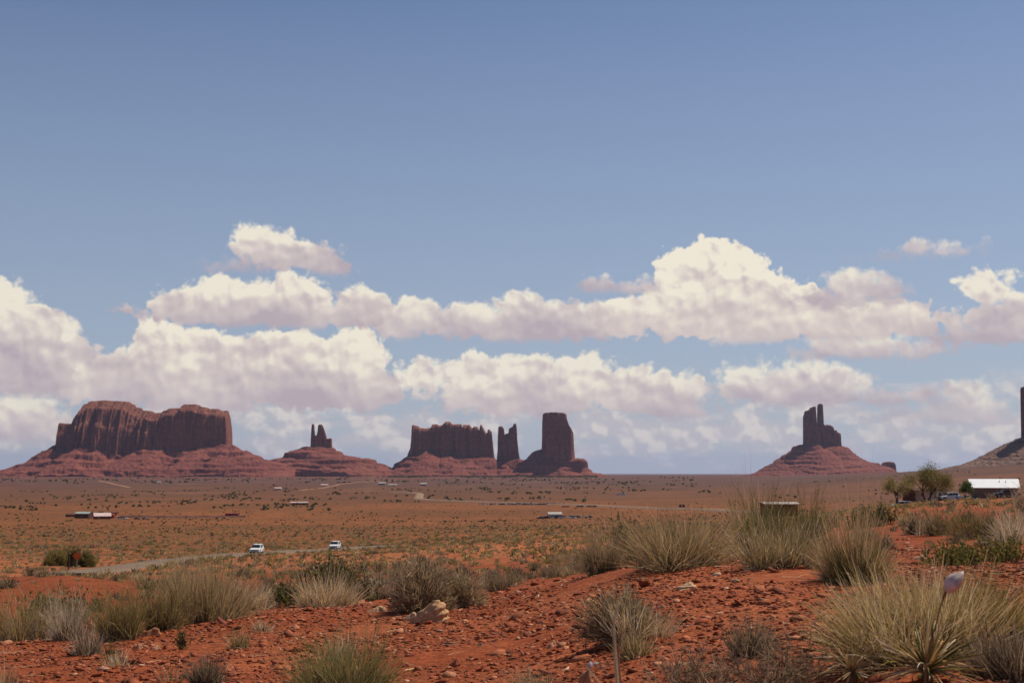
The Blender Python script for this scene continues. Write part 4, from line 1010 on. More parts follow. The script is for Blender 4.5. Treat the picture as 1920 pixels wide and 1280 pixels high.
def pod(mb, c, ax, L, r, n=12):
    """plump three-lobed seed pod along axis ax"""
    c = Vector(c); ax = Vector(ax).normalized(); a = ax.orthogonal().normalized(); b = ax.cross(a); vs = []; NS = 14
    for i in range(NS+1):
        t = i/NS; rr = r*(math.sin(math.pi*min(1, t*1.02))**.62)*(1.05-.35*t)
        if i in (0, NS): rr = r*.06
        for j in range(n*2):
            an = 2*math.pi*j/(n*2); q = rr*(1+.15*math.cos(3*an)+.03*math.cos(9*an+t*9))
            vs.append(c+ax*(t-.5)*L+(a*math.cos(an)+b*math.sin(an))*q)
    m = n*2
    fs = [(i*m+j, i*m+(j+1) % m, (i+1)*m+(j+1) % m, (i+1)*m+j) for i in range(NS) for j in range(m)]
    fs += [tuple(range(m-1, -1, -1)), tuple(NS*m+j for j in range(m))]
    mb.add(vs, fs)
def rel(o, p): return tuple(p[i]-o[i] for i in range(3))
# stalk with a big pale pod, at the right
Yp = 3.2; bx = XW(1748, 1300, Yp); bz = float(H(bx, Yp)); O = (bx, Yp, bz)
st = empty('seed_stalk', O, 0, 'thin brown stalk holding one plump white pod above the straw mound', 'seed stalk')
mb = MB(); pth = [(0,0,-.03)]+[rel(O, P(x, y, Yp)) for x, y in ((1735,1270),(1737,1235),(1752,1180),(1765,1130),(1776,1108))]
mb.tube(pth, [.0027,.0026,.0024,.0022,.0018,.0015], 8); mb.build('stalk', M['stalk'], st, smooth=True)
mb = MB(); mb.tube([rel(O, P(x, y, Yp)) for x, y in ((1768,1122),(1778,1092),(1800,1074),(1812,1070),(1826,1064))], [.0022,.0024,.0024,.002,.001], 6); mb.build('pod_stem', M['stalk'], st, smooth=True)
mb = MB(); a = Vector(rel(O, P(1774,1110,Yp))); b = Vector(rel(O, P(1806,1072,Yp-.01))); pod(mb, (a+b)/2, b-a, .060, .0195)
mb.build('seed_pod', M['pod'], st, smooth=True)
# dead forked stalk in the middle
Yp = 3.1; bx = XW(1160, 1300, Yp); bz = float(H(bx, Yp)); O = (bx, Yp, bz)
st = empty('dead_stalk', O, 0, 'bare pale forked stalk rising in front of the dry hummock', 'dead stalk')
mb = MB(); mb.tube([(0,0,-.03)]+[rel(O, P(x, y, Yp)) for x, y in ((1157,1280),(1154,1240),(1152,1205),(1150,1178),(1153,1155),(1158,1142),(1161,1128))], [.005,.0042,.0036,.003,.0026,.002,.0014,.0008], 8)
mb.build('stem', M['straw'], st, smooth=True)
mb = MB(); mb.tube([(.006,.01,-.03)]+[rel(O, P(x, y, Yp+.02)) for x, y in ((1163,1280),(1159,1240),(1160,1210),(1165,1188),(1167,1178))], [.004,.0036,.003,.0024,.0018,.001], 8)
mb.build('side_stem', M['podin'], st, smooth=True)
Yp = 2.9; bx = XW(1105, 1320, Yp); bz = float(H(bx, Yp)); O = (bx, Yp, bz)
st = empty('seed_stalk', O, 0, 'low stalk with split white and brown seed pods at the bottom edge', 'seed stalk')
mb = MB(); mb.tube([(0,0,-.03)]+[rel(O, P(x, y, Yp)) for x, y in ((1104,1285),(1103,1268),(1102,1256))], [.004,.0035,.003,.0025], 8); mb.build('stalk', M['stalk'], st, smooth=True)
mb = MB(); pod(mb, rel(O, P(1106,1247,Yp)), (.3,.2,1), .018, .0065); pod(mb, rel(O, P(1117,1244,Yp-.01)), (1,.2,.25), .014, .0045); mb.build('seed_pod', M['pod'], st, smooth=True)
mb = MB(); pod(mb, rel(O, P(1093,1272,Yp)), (.55,0,1), .034, .0075); pod(mb, rel(O, P(1104,1275,Yp-.01)), (.05,0,1), .034, .007); mb.build('open_pod', M['podin'], st, smooth=True, label='dry brown split pods')
mb = MB(); mb.tube([rel(O, P(x, y, Yp-.03)) for x, y in ((1094,1245),(1103,1254),(1112,1264),(1120,1275),(1126,1285))], [.0008,.0014,.0016,.0018,.002], 6); mb.build('twig', M['straw'], st, smooth=True)

# ---------------------------------------------------------------- vehicles
def suv(loc, rz, label, group, dark_grille=True, roofrack=False, paint='white', name='suv'):
    """x forward; width along y"""
    root = empty(name, loc, rz, label, 'car', group)
    def shell(prof_lo, wid):
        pass
    # lower body: side outline extruded in slices so that flanks tuck in
    lower = [(-2.30,.42),(-2.34,.62),(-2.30,.98),(-2.22,1.06),(-.95,1.10),(.85,1.06),(1.45,1.00),(2.10,.88),(2.28,.72),(2.32,.45),(2.22,.30),(-2.18,.30)]
    mb = MB(); n = len(lower); ys = [(-.94,.97),(-.90,1.0),(-.5,1.01),(.5,1.01),(.90,1.0),(.94,.97)]
    vs = []
    for yy, sc_ in ys:
        for x, z in lower: vs.append((x*sc_, yy*(1.0 if z < .95 else .95), .66+(z-.66)*sc_))
    fs = [tuple(range(n)), tuple(range(6*n-1, 5*n-1, -1))]
    for k in range(5): fs += [(k*n+i, (k+1)*n+i, (k+1)*n+(i+1) % n, k*n+(i+1) % n) for i in range(n)]
    mb.add(vs, fs); mb.build('body', M[paint], root, bevel=.03)
    # cabin roof shell
    def cabin(pts, y0, y1, nm, mat, parent):
        m2 = MB(); k = len(pts)
        vs = [(x, -w_, z) for x, z, w_ in pts]+[(x, w_, z) for x, z, w_ in pts]
        m2.add(vs, [tuple(range(k)), tuple(range(2*k-1, k-1, -1))]+[(i, i+k, (i+1) % k+k, (i+1) % k) for i in range(k)])
        return m2.build(nm, mat, parent, bevel=.02)
    cabin([(-2.22,1.04,.86),(-2.05,1.42,.76),(-1.85,1.62,.69),(-1.2,1.69,.67),(-.2,1.68,.67),(.25,1.62,.68),(1.0,1.05,.84)], 0, 0, 'roof', M[paint], root)
    for s in (-1, 1):
        m2 = MB(); q = [(-1.80,1.12,.862),(-1.72,1.50,.745),(-1.0,1.58,.715),(-.55,1.59,.715),(-.55,1.12,.862)]
        vs = [(x, s*(w_+.012), z) for x, z, w_ in q]+[(x, s*(w_-.02), z) for x, z, w_ in q]
        m2.add(vs, [(0,1,2,3,4),(9,8,7,6,5)]+[(i, (i+1) % 5, (i+1) % 5+5, i+5) for i in range(5)])
        m2.build('side_window', M['glass'], root)
        m2 = MB(); q = [(-.45,1.12,.862),(-.45,1.59,.715),(.22,1.56,.725),(.78,1.12,.862)]
        vs = [(x, s*(w_+.012), z) for x, z, w_ in q]+[(x, s*(w_-.02), z) for x, z, w_ in q]
        m2.add(vs, [(0,1,2,3),(7,6,5,4)]+[(i, (i+1) % 4, (i+1) % 4+4, i+4) for i in range(4)])
        m2.build('side_window', M['glass'], root)
        MB().box(.70,.86,s*1.04-.09,s*1.04+.09,1.08,1.22).build('mirror', M['black'], root, bevel=.02)
        MB().prism([(2.02,.70),(2.30,.66),(2.26,.80),(1.98,.87)], s*.76-.16, s*.76+.16).build('headlight', M['lamp'], root)
        MB().box(-2.33,-2.2,s*.8-.08,s*.8+.08,.80,1.05).build('tail_light', M['redlamp'], root)
        for x in (-1.38, 1.42):
            w_ = MB(); w_.disc_wheel(x, s*.84, .35, .36, .24); t = w_.build('tyre', M['tyre'], root)
            w_ = MB(); w_.disc_wheel(x, s*.855, .35, .23, .235, 12); w_.build('rim', M['rim'], t)
            a_ = MB(); a_.disc_wheel(x, s*.83, .37, .43, .225, 18); a_.build('wheel_arch', M['black'], root)
    m2 = MB(); q = [(.98,1.10,.80),(.36,1.60,.655)]
    vs = []
    for dx_, dz in ((.03,.02),(-.03,-.03)):
        for (x, z, w_) in q: vs += [(x+dx_, -w_, z+dz), (x+dx_, w_, z+dz)]
    m2.add(vs, [(0,1,3,2),(6,7,5,4),(0,2,6,4),(1,5,7,3),(0,4,5,1),(2,3,7,6)]); m2.build('windshield', M['glass'], root)
    m2 = MB(); m2.add([(-2.24,-.74,1.12),(-2.24,.74,1.12),(-1.98,.66,1.55),(-1.98,-.66,1.55),(-2.16,-.74,1.12),(-2.16,.74,1.12),(-1.9,.66,1.55),(-1.9,-.66,1.55)], [(0,3,2,1),(4,5,6,7),(0,1,5,4),(1,2,6,5),(2,3,7,6),(3,0,4,7)]); m2.build('rear_window', M['glass'], root)
    MB().box(2.20,2.345,-.60,.60,.50,.74).build('grille', M['black'], root, bevel=.02)
    MB().box(2.12,2.33,-.86,.86,.28,.44).build('bumper', M['black'], root, bevel=.03)
    if roofrack:
        for s in (-1, 1): MB().tube([(-1.7,s*.6,1.68),(-1.5,s*.6,1.75),(-.1,s*.6,1.75),(.1,s*.6,1.68)], [.02]*4, 6).build('roof_rail', M['black'], root)
    return root
def on_road(px_x):
    u = 960+F*RA[:, 0]/RA[:, 1]; i = int(np.argmin(np.abs(u-px_x))); 
    d = RA[min(i+1, len(RA)-1)]-RA[i-1]; return RA[i], RZ[i], math.atan2(d[1], d[0]), RA[i]/np.linalg.norm(RA[i])
for (px_, ex, lab, rack, off) in ((481, 0, 'white rounded car, left one of the two driving on the road', False, 1.6), (621, 0, 'white boxy car with roof rails, right one of the two on the road', True, 1.6)):
    p, z, a, _ = on_road(px_)
    nx, ny = math.sin(a), -math.cos(a)
    suv((p[0]+nx*off, p[1]+ny*off, z+.02), a+math.pi+R(12), lab, 'white cars driving on the near road', roofrack=rack)

def far_cars():
    """parked vehicles a kilometre or two out, only a few pixels each"""
    shapes = []
    for (L, Hh, W, cab) in ((4.4, 1.45, 1.8, (.28, .86)), (4.9, 1.8, 1.9, (.1, .95)), (5.6, 1.85, 2.0, (.36, .66))):
        b = MB(); b.prism([(-L/2,.3),(-L/2,.95),(-L/2+.3,1.0),(L/2-.4,.95),(L/2,.75),(L/2,.3)], -W/2, W/2)
        c = MB(); x0, x1 = -L/2+L*(1-cab[1])*.6, L/2-L*cab[0]
        c.prism([(x0,.96),(x0+.35,Hh),(x1-.5,Hh),(x1,.96)], -W/2+.12, W/2-.12)
        w = []
        for xx in (-L*.3, L*.32):
            for s in (-1, 1): q = MB(); q.disc_wheel(xx, s*(W/2-.1), .33, .34, .22, 10); w.append(q)
        shapes.append((b, c, w))
    cols = [('white', M['white']), ('silver', M['silver']), ('dark', M['darkpaint']), ('rusty red', M['redwall']), ('grey', M['greywall'])]
    cache = {}
    g = random.Random(5)
    def put(u, Y, k, ci, rz, where, grp):
        nm, mt = cols[ci]
        if (k, ci) not in cache:
            b, c, w = shapes[k]; root = empty('parked_car', (0,0,0)); b.build('body', mt, root, bevel=.05)
            cc = c.build('cabin', M['glass'], root, bevel=.05); [q.build('wheel', M['tyre'], root) for q in w]; cache[(k, ci)] = root; r_ = root
        else: r_ = copy_tree(cache[(k, ci)])
        X_, Y_, Z_ = GY(u, Y); r_.location = (X_, Y_, Z_-.02); r_.rotation_euler = (0, 0, rz)
        r_['label'] = f'tiny {nm} vehicle parked {where}'; r_['category'] = 'car'; r_['group'] = f'{nm} vehicles {grp}'
    for i in range(46):
        u = 952+i*2.35+g.uniform(-.6, .6); put(u, g.uniform(1790, 1850), g.choice([0,0,1,1,2]), g.choice([0,1,1,2,2,4,4,0]), g.uniform(-.5, 3.6), 'in the long crowded row below the far road', 'in the long row below the far road')
    for u in (900, 906, 913, 921, 928, 936, 940, 944):
        put(u, 1800, g.choice([0,1]), g.choice([3,3,0,4]), g.uniform(0, 3), 'loosely at the left end of the long row', 'left of the long row')
    for u in (1056, 1060, 1065, 1083, 1087, 1091, 1101, 1106, 1111, 1115):
        put(u, 1650, g.choice([0,1]), g.choice([0,2,4]), g.uniform(0, 3), 'in the short rows on pale dirt right of the long row', 'right of the long row')
    for u in list(range(1013, 1060, 3))+list(range(1069, 1087, 3))+[1095, 1100, 1105]:
        put(u+g.uniform(-.8, .8), g.uniform(1130, 1160), g.choice([0,1,2]), g.choice([0,1,2,2,2,1]), g.uniform(0, 3), 'in the nearer yard of cars in the middle of the plain', 'in the nearer car yard')
    # vehicles in the left homestead, by the houses at the right
    for (u, Y, k, ci, rz, wh, gp) in ((226,1140,1,0,.2,'right of the pink roofed house','by the pink roofed house'),(234,1142,2,0,.1,'right of the pink roofed house','by the pink roofed house'),(258,1130,0,2,.1,'alone near the dark earth bank','near the earth bank'),(272,1135,0,4,.1,'alone near the dark earth bank','near the earth bank')):
        put(u, Y, k, ci, rz, wh, gp)
far_cars()

def house(cx, Yd, L, W, Hw, Hr, rz, wall, roof, label, windows=2, name='house', door=True, over=.35, cat='house', z=None, shedroof=False, trim=None, group=None):
    X_, Y_, Z_ = GY(cx, Yd); Z_ = min(Z_, float(H(X_-L/3, Y_)), float(H(X_+L/3, Y_)))-.1 if z is None else z
    root = empty(name, (X_, Y_, Z_), rz, label, cat, group)
    if shedroof:
        MB().prism([(-W/2,0),(W/2,0),(W/2,Hw+Hr),(-W/2,Hw)], -L/2, L/2)
    w = MB(); # gable walls: polygon in y-z extruded along x
    pts = [(-W/2,0),(W/2,0),(W/2,Hw),(0,Hw+Hr),(-W/2,Hw)]; k = 5
    vs = [(-L/2, y, z_) for y, z_ in pts]+[(L/2, y, z_) for y, z_ in pts]
    w.add(vs, [(0,4,3,2,1),(5,6,7,8,9)]+[(i, (i+1) % 5, (i+1) % 5+5, i+5) for i in (0,1,4)]); w.build('wall', M[wall], root)
    r_ = MB(); t = .12; sl = Hr/(W/2)
    for s in (-1, 1):
        a = [(0, Hw+Hr+.02), (s*(W/2+over), Hw-over*sl+.02), (s*(W/2+over), Hw-over*sl+.02+t), (0, Hw+Hr+.02+t)]
        vs = [(-L/2-over, y, z_) for y, z_ in a]+[(L/2+over, y, z_) for y, z_ in a]
        r_.add(vs, [(0,1,2,3),(7,6,5,4),(0,4,5,1),(1,5,6,2),(2,6,7,3),(3,7,4,0)])
    ro = r_.build('roof', M[roof], root)
    n = windows
    for i in range(n):
        x = -L/2+L*(i+.6)/(n+.2)
        f = MB().box(x-.55, x+.55, -W/2-.05, -W/2+.02, 1.0, 2.0).build('window', M['white'] if trim is None else M[trim], root)
        MB().box(x-.46, x+.46, -W/2-.07, -W/2-.052, 1.08, 1.92).build('pane', M['glass'], f)
    if door: MB().box(-L*.08-.45, -L*.08+.45, -W/2-.04, -W/2+.02, .05, 2.05).build('door', M['brown'], root)
    return root, ro
# right-hand farmyard
hs, ro = house(1864, 330, 10.0, 7.5, 2.75, 1.75, R(-15), 'tan', 'roofw', 'long low tan house with a bright white metal roof at the right edge', windows=0, door=False, over=.5)
for x_, yy, r0, hh in ((1.2,-1.5,.09,.35),(2.6,-1.6,.09,.35)): MB().tube([(x_, yy, 3.9),(x_, yy, 3.9+hh)], [r0, r0], 8).build('vent_pipe', M['steel'], ro)
MB().tube([(1.5,.4,4.2),(1.5,.4,5.0)], [.14,.14], 8).build('chimney', M['black'], ro)
for x_ in (1.4, 1.9): 
    f = MB().box(x_-.18, x_+.18, -3.80, -3.73, 1.5, 2.1).build('window', M['white'], hs); MB().box(x_-.13, x_+.13, -3.82, -3.802, 1.56, 2.04).build('pane', M['glass'], f)
MB().box(-4.9,-4.8,-3.84,-3.76,.2,2.7).build('downpipe', M['steel'], hs)
# porch on the far right gable
# brown and cream trailer
X_, Y_, Z_ = GY(1735, 300)
tr = empty('trailer_home', (X_, Y_, Z_-.1), R(28), 'brown ended cream sided trailer home partly hidden behind the bigger tree', 'trailer')
w = MB(); k = 5; L_, W_ = 9.0, 3.6; pts = [(-W_/2,.35),(W_/2,.35),(W_/2,2.5),(0,2.95),(-W_/2,2.5)]
w.add([(-L_/2+.06, y, z_) for y, z_ in pts]+[(L_/2, y, z_) for y, z_ in pts], [(0,4,3,2,1),(5,6,7,8,9)]+[(i, (i+1) % 5, (i+1) % 5+5, i+5) for i in (0,1,4)]); w.build('side_wall', M['cream'], tr)
w = MB(); w.add([(-L_/2-.03, y*1.02, z_) for y, z_ in pts]+[(-L_/2+.055, y*1.02, z_) for y, z_ in pts], [(0,4,3,2,1),(5,6,7,8,9)]+[(i, (i+1) % 5, (i+1) % 5+5, i+5) for i in range(5)]); w.build('end_wall', M['brown'], tr, label='dark brown boarded end')
w = MB()
for s in (-1, 1):
    a = [(0,2.97),(s*2.05,2.46),(s*2.05,2.55),(0,3.06)]; w.add([(-L_/2-.3, y, z_) for y, z_ in a]+[(L_/2+.2, y, z_) for y, z_ in a], [(0,1,2,3),(7,6,5,4),(0,4,5,1),(1,5,6,2),(2,6,7,3),(3,7,4,0)])
w.build('roof', M['brown'], tr)
MB().box(-L_/2+.1, L_/2, -W_/2+.08, W_/2-.08, 0, .34).build('skirting', M['black'], tr)
for x_ in (-2.6, -.3, 2.4):
    f = MB().box(x_-.45, x_+.45, -W_/2-.05, -W_/2+.02, 1.2, 2.1).build('window', M['white'], tr); MB().box(x_-.36, x_+.36, -W_/2-.07, -W_/2-.052, 1.28, 2.02).build('pane', M['glass'], f)
MB().box(.8, 1.6, -W_/2-.04, -W_/2+.02, .4, 2.2).build('door', M['greywall'], tr)
def put_car(u, Y, rz, label, paint, rack=False, nm='parked_car', z=0):
    X_, Y_, Z_ = GY(u, Y); return suv((X_, Y_, Z_+z), rz, label, None, paint=paint, roofrack=rack, name=nm)
put_car(1779, 300, R(195), 'pale blue hatchback parked between the trailer home and the tan house', 'silver')
put_car(1690, 285, R(170), 'white car half hidden below the left tree', 'white', z=-.9)
put_car(1813, 325, R(185), 'dark car half sunk behind the rise by the small round tree', 'darkpaint', z=-.8)
def pickup(u, Y, rz, label):
    X_, Y_, Z_ = GY(u, Y); root = empty('pickup_truck', (X_, Y_, Z_), rz, label, 'pickup truck')
    b = MB(); b.prism([(-2.8,.55),(-2.8,1.1),(-.75,1.1),(-.75,1.05),(1.2,1.05),(1.3,1.12),(2.55,1.02),(2.75,.9),(2.8,.5),(2.6,.42),(-2.7,.42)], -.95, .95); b.build('body', M['darkpaint'], root, bevel=.04)
    b = MB(); b.prism([(-.75,1.10),(-.68,1.78),(-.5,1.83),(.6,1.83),(1.25,1.13)], -.8, .8); b.build('cab', M['darkpaint'], root, bevel=.04)
    for s in (-1, 1):
        b = MB(); b.prism([(-.55,1.18),(-.5,1.70),(.5,1.70),(.98,1.18)], s*.80-.012, s*.80+.012); b.build('side_window', M['glass'], root)
        MB().box(2.70,2.81,s*.75-.14,s*.75+.14,.72,.9).build('headlight', M['lamp'], root)
        for x in (-1.75, 1.8):
            t = MB(); t.disc_wheel(x, s*.85, .40, .40, .26); t = t.build('tyre', M['tyre'], root)
            t2 = MB(); t2.disc_wheel(x, s*.86, .40, .24, .26, 12); t2.build('rim', M['rim'], t)
    MB().box(2.78,2.84,-.5,.5,.62,.92).build('grille', M['steel'], root); MB().box(2.75,2.9,-.92,.92,.42,.58).build('bumper', M['steel'], root)
    return root
pickup(1888, 305, R(178), 'dark pickup truck parked in front of the tan house')

def tree(cx, Yd, hpx, wpx, seed, label, cat='tree', leaf=.14, nl=6000, bare=.3, pal=None, trunks=2, base=None, name='cottonwood_tree', group=None):
    X_, Y_, Z_ = GY(cx, Yd) if base is None else base; s_ = Yd/F; Hh = hpx*s_; Wd = wpx*s_
    g = np.random.default_rng(seed); root = empty(name, (X_, Y_, Z_-.05), 0, label, cat, group)
    mb = MB(); tips = []
    def grow_(p, d, L, r0, lv):
        n = 4; pts_ = [p]; rs = [r0]; q = Vector(p); dd = Vector(d)
        for i in range(n):
            dd = (dd+Vector(g.normal(size=3))*.13+Vector((0,0,.06))).normalized(); q = q+dd*L/n; pts_.append(q.copy()); rs.append(r0*(1-.5*(i+1)/n))
        mb.tube(pts_, rs, 6 if lv < 2 else 4)
        if lv >= 3: tips.append((pts_[2], L)); tips.append((pts_[-1], L)); return
        for k in range(4 if lv else 5):
            a = g.uniform(.35, .95); ax = dd.orthogonal().normalized(); ax.rotate(Matrix.Rotation(g.uniform(0, 6.28), 3, dd)) if False else None
            th_ = g.uniform(0, 6.28); o1 = dd.orthogonal().normalized(); o2 = dd.cross(o1); side = o1*math.cos(th_)+o2*math.sin(th_)
            nd = (dd*math.cos(a)+side*math.sin(a)*1.0)
            nd = Vector((nd.x*Wd/Hh*1.05, nd.y*Wd/Hh*1.05, nd.z)).normalized()
            st_ = pts_[2+int(g.integers(0, 3))]
            grow_(st_, nd, L*g.uniform(.58, .78), r0*.5, lv+1)
    for t_ in range(trunks):
        a = (t_-(trunks-1)/2)*.75+g.uniform(-.1, .1); grow_(Vector((t_*.1*s_, 0, 0)), Vector((math.sin(a), .1, math.cos(a))), Hh*.46, Hh*.024, 0)
    mb.build('trunk', M['bark'], root, smooth=True)
    T_ = np.array([list(t[0]) for t in tips]); 
    sx_ = (Wd/2)/max(1e-3, np.percentile(np.abs(T_[:, 0]), 95)); sz2 = Hh/max(1e-3, np.percentile(T_[:, 2], 97))
    ch = root.children[0]; ch.scale = (sx_, sx_, sz2)
    T_ = T_*np.array([sx_, sx_, sz2])
    ii = g.integers(0, len(T_), nl); Pn = T_[ii]+g.normal(size=(nl, 3))*Hh*.085
    dn = fb(Pn[:, 0]*1.3/Hh*6, Pn[:, 2]/Hh*6+Pn[:, 1], 2, seed) > -bare
    Pn = Pn[dn]; k = len(Pn); D = g.normal(size=(k, 3)); D[:, 2] -= .3; D /= np.linalg.norm(D, axis=1)[:, None]
    V, Fc, _ = ribbon(Pn, D, g.uniform(.7, 1.3, k)*leaf, np.zeros((k, 3)), g.uniform(.5, .9, k)*leaf, 1, g)
    mesh_np('crown', V, Fc, M['plant'], np.repeat(pick(pal or dict(olive=2, green=2), k, g), 4, 0), parent=root)
    return root
tree(1682, 285, 48, 54, 21, 'thin leaved cottonwood with two bare forked trunks left of the trailer home', leaf=.16, nl=5500, bare=.12, pal=dict(olive=2,yellow=2,bright=1))
tree(1738, 292, 60, 84, 22, 'largest cottonwood with a wide yellow green crown in front of the trailer home', leaf=.16, nl=17000, bare=.6, pal=dict(olive=2,bright=1,yellow=3))
tree(1809, 320, 30, 18, 23, 'small round green tree just left of the tan house', leaf=.25, nl=3200, bare=1.2, pal=dict(green=1,bright=3), trunks=1, name='round_tree')
for (cx, by, hp, wp, sd_, lab, pl, n_) in ((106,1056,28,42,24,'pale olive round bush standing beside the near road at the left',dict(olive=2,yellow=2),5200),(138,1058,34,22,25,'dark green upright bush between two rounder bushes by the near road',dict(green=3,bright=1),3200),(160,1058,26,36,26,'dull dark olive bush behind the orange road sign',dict(green=2,olive=2,dark=1),4600)):
    Xb, Yb, Zb = GP(cx, by+4, 150, 600); k_ = Yb/F
    V, Fc, c = grow('dome', wp*k_, hp*k_, pl, 700+sd_, n=n_, th=.05)
    o = mesh_np('roadside_bush', V, Fc, M['plant'], c); o.location = (Xb, Yb, Zb-.1); tag(o, lab, 'bush')
Xs, Ys_, Zs = GY(147, 186)
sg = empty('road_sign', (Xs, Ys_, Zs), 0, 'orange diamond road sign on a thin post at the left', 'road sign')
MB().box(-.04,.04,-.03,.03,-.2,2.6).build('post', M['steel'], sg); MB().add([(0,-.05,1.35),(.6,-.05,1.95),(0,-.05,2.55),(-.6,-.05,1.95),(0,-.034,1.35),(.6,-.034,1.95),(0,-.034,2.55),(-.6,-.034,1.95)], [(0,1,2,3),(7,6,5,4),(0,4,5,1),(1,5,6,2),(2,6,7,3),(3,7,4,0)]).build('sign_panel', M['orange'], sg)
Xs, Ys_, Zs = GY(132, 196)
pp = MB(); pp.tube([(0,0,-.2),(0,0,1.6),(.02,0,2.4)], [.13,.11,.1], 8); o = pp.build('wooden_post', M['bark'], None); o.location = (Xs, Ys_, Zs); tag(o, 'dark wooden post left of the orange road sign', 'post')
# leaning white post, brush pile and odds and ends in the yard
Xs, Ys_, Zs = GP(1783, 957, 30, 290)
pp = MB(); h_ = 20*Ys_/F; pp.tube([(0,0,-.1),(h_*.1,0,h_*.5),(h_*.3,0,h_)], [.018*h_*2.6,.016*h_*2.6,.014*h_*2.6], 7); o = pp.build('leaning_post', M['wood'], None); o.location = (Xs, Ys_, Zs); tag(o, 'leaning bleached post in the yard below the pale blue hatchback', 'post')
V, Fc, c = grow('twig', 2.6, .9, dict(brownd=2, pale=1), 900, n=260, th=.09, tips=dict(brownd=1, straw=1)); Xs, Ys_, Zs = GP(1848, 950, 60, 300); k_ = 30*Ys_/F/2.6
V = V*np.array([k_, k_, k_*.8]); o = mesh_np('brush_pile', V, Fc, M['plant'], c); o.location = (Xs, Ys_, Zs); tag(o, 'low heap of broken brown branches in front of the tan house', 'brush pile')
V, Fc, c = grow('twig', 1.0, 1.0, dict(grey=2, pale=2), 901, n=700, th=.02, tips=dict(grey=1, pale=1)); Xs, Ys_, Zs = GP(1912, 948, 30, 300); k_ = 40*Ys_/F
o = mesh_np('bare_bush', V*k_, Fc, M['plant'], c); o.location = (Xs, Ys_, Zs); tag(o, 'bare grey bush at the right edge hiding the end of the pickup', 'bush')

# half hidden hut with a pale roof edge behind the tall green bush
hh, ro = house(1460, 210, 4.6, 4.0, 1.7, .2, R(4), 'brown', 'farroof', 'low brown hut with a pale flat roof edge half hidden behind the tallest green bush', windows=0, name='hut', door=False, cat='hut')
zt = P(1462, 941, 210)[2]; hh.location.z = zt-2.0

# left homestead
house(192, 1150, 13, 8, 2.6, 2.4, R(22), 'redwall', 'pinkroof', 'small house with a pale pink gabled roof, nearest of the left homestead', windows=2)
house(158, 1185, 12, 9, 4.0, 1.4, R(-8), 'brown', 'greenroof', 'tall grey brown house behind and left of the pink roofed house', windows=1)
house(178, 1215, 13, 7, 2.6, 1.0, R(0), 'cream', 'greenroof', 'long pale green shed with a low roof behind the pink roofed house', windows=2, name='shed', cat='shed')
house(136, 1230, 10, 6, 2.0, .9, R(5), 'redwall', 'brown', 'dark red shed at the left end of the left homestead', windows=1, name='shed', cat='shed')
house(208, 1190, 7, 6, 2.6, 1.2, R(0), 'redwall', 'redwall', 'red barn directly right of the pink roofed house', windows=0, name='barn', cat='barn')
house(212, 1330, 9, 6, 1.6, .7, R(0), 'redwall', 'brown', 'low red shed behind the left homestead', windows=0, name='shed', cat='shed')
house(436, 1230, 11, 7, 3.0, .6, R(0), 'redwall', 'redwall', 'dark red barn at the right end of the earth bank', windows=0, name='barn', cat='barn')
tree(186, 1180, 12, 10, 31, 'dark small tree between the pale green shed and the pink roofed house', leaf=.5, nl=900, bare=.8, pal=dict(green=2,dark=1), trunks=1, name='round_tree')
# earth bank
def bank():
    us = np.linspace(232, 462, 160); V = []
    for k, (dy_, dz) in enumerate(((-6,-1.0),(-2,1.5),(0,2.0),(2,1.6),(6,-1.0))):
        X_ = (us-960)/F*1215; Y_ = np.full_like(us, 1215+dy_); z = H(X_, Y_)+dz*(.75+.5*fb(us/14, us*0+k*.3, 2, 501)); V.append(np.stack([X_, Y_, z], -1))
    V = np.stack(V, 1); n, k = V.shape[:2]; i, j = np.meshgrid(np.arange(n-1), np.arange(k-1), indexing='ij'); a = (i*k+j).ravel()
    o = mesh_np('earth_bank', V.reshape(-1, 3), np.stack([a, a+1, a+k+1, a+k], -1), plain('dark_bank_soil', (.11,.05,.04), .95, .1, .3, .1), smooth=True)
    tag(o, 'long low dark earth bank right of the left homestead', 'earth bank')
bank()
# far homesteads
for (cx, Yd, L, W, Hw, Hr, rz, wl, rf, lab) in (
 (551,1800,8,7,2.4,1.0,8,'redwall','pinkroof','tiny grey roofed cabin left of the white roofed red house'),
 (567,1790,13,8,2.6,1.3,18,'redwall','farroof','red walled house with a white roof far out on the plain'),
 (716,4200,20,14,5,3,0,'greywall','farroof','tiny white roofed building, leftmost of three below the gap between the mesas'),
 (736,4000,24,12,3,2,0,'cream','cream','tiny long pale building in the middle of three below the gap between the mesas'),
 (794,4100,18,14,5,3,0,'greywall','farroof','tiny white roofed building, rightmost of three below the gap between the mesas'),
 (608,4000,20,12,3,2,0,'cream','pinkroof','tiny long pale building below the twin spires'),
 (521,3300,16,10,3,2,0,'cream','pinkroof','tiny pale building on the red flats below the left mesa'),
 (297,4600,14,10,4,2,0,'cream','farroof','lone white speck of a building under the left mesa'),
 (1040,1165,11,7,3.2,1.6,6,'cream','cream','cream box trailer standing among the cars of the nearer yard')):
    house(cx, Yd, L, W, Hw, Hr, R(rz), wl, rf, lab, windows=0, door=False, name='building' if Yd > 1900 else 'house', over=.3, cat='building' if Yd > 1900 else 'house')
X_, Y_, Z_ = GY(1165, 2550); o = empty('white_trailer', (X_, Y_, Z_), 0, 'long white trailer standing alone on the plain right of the square butte', 'trailer')
MB().box(-9,7,-1.5,1.5,.8,3.4).build('body', M['silver'], o, bevel=.15); MB().box(5.2,8.4,-1.6,1.6,.6,5.0).build('cab', M['white'], o, bevel=.15); 
for x in (-7,-5.5,6.5):
    w = MB(); w.disc_wheel(x, -1.4, .6, .6, .4, 12); w.build('wheel', M['tyre'], o)
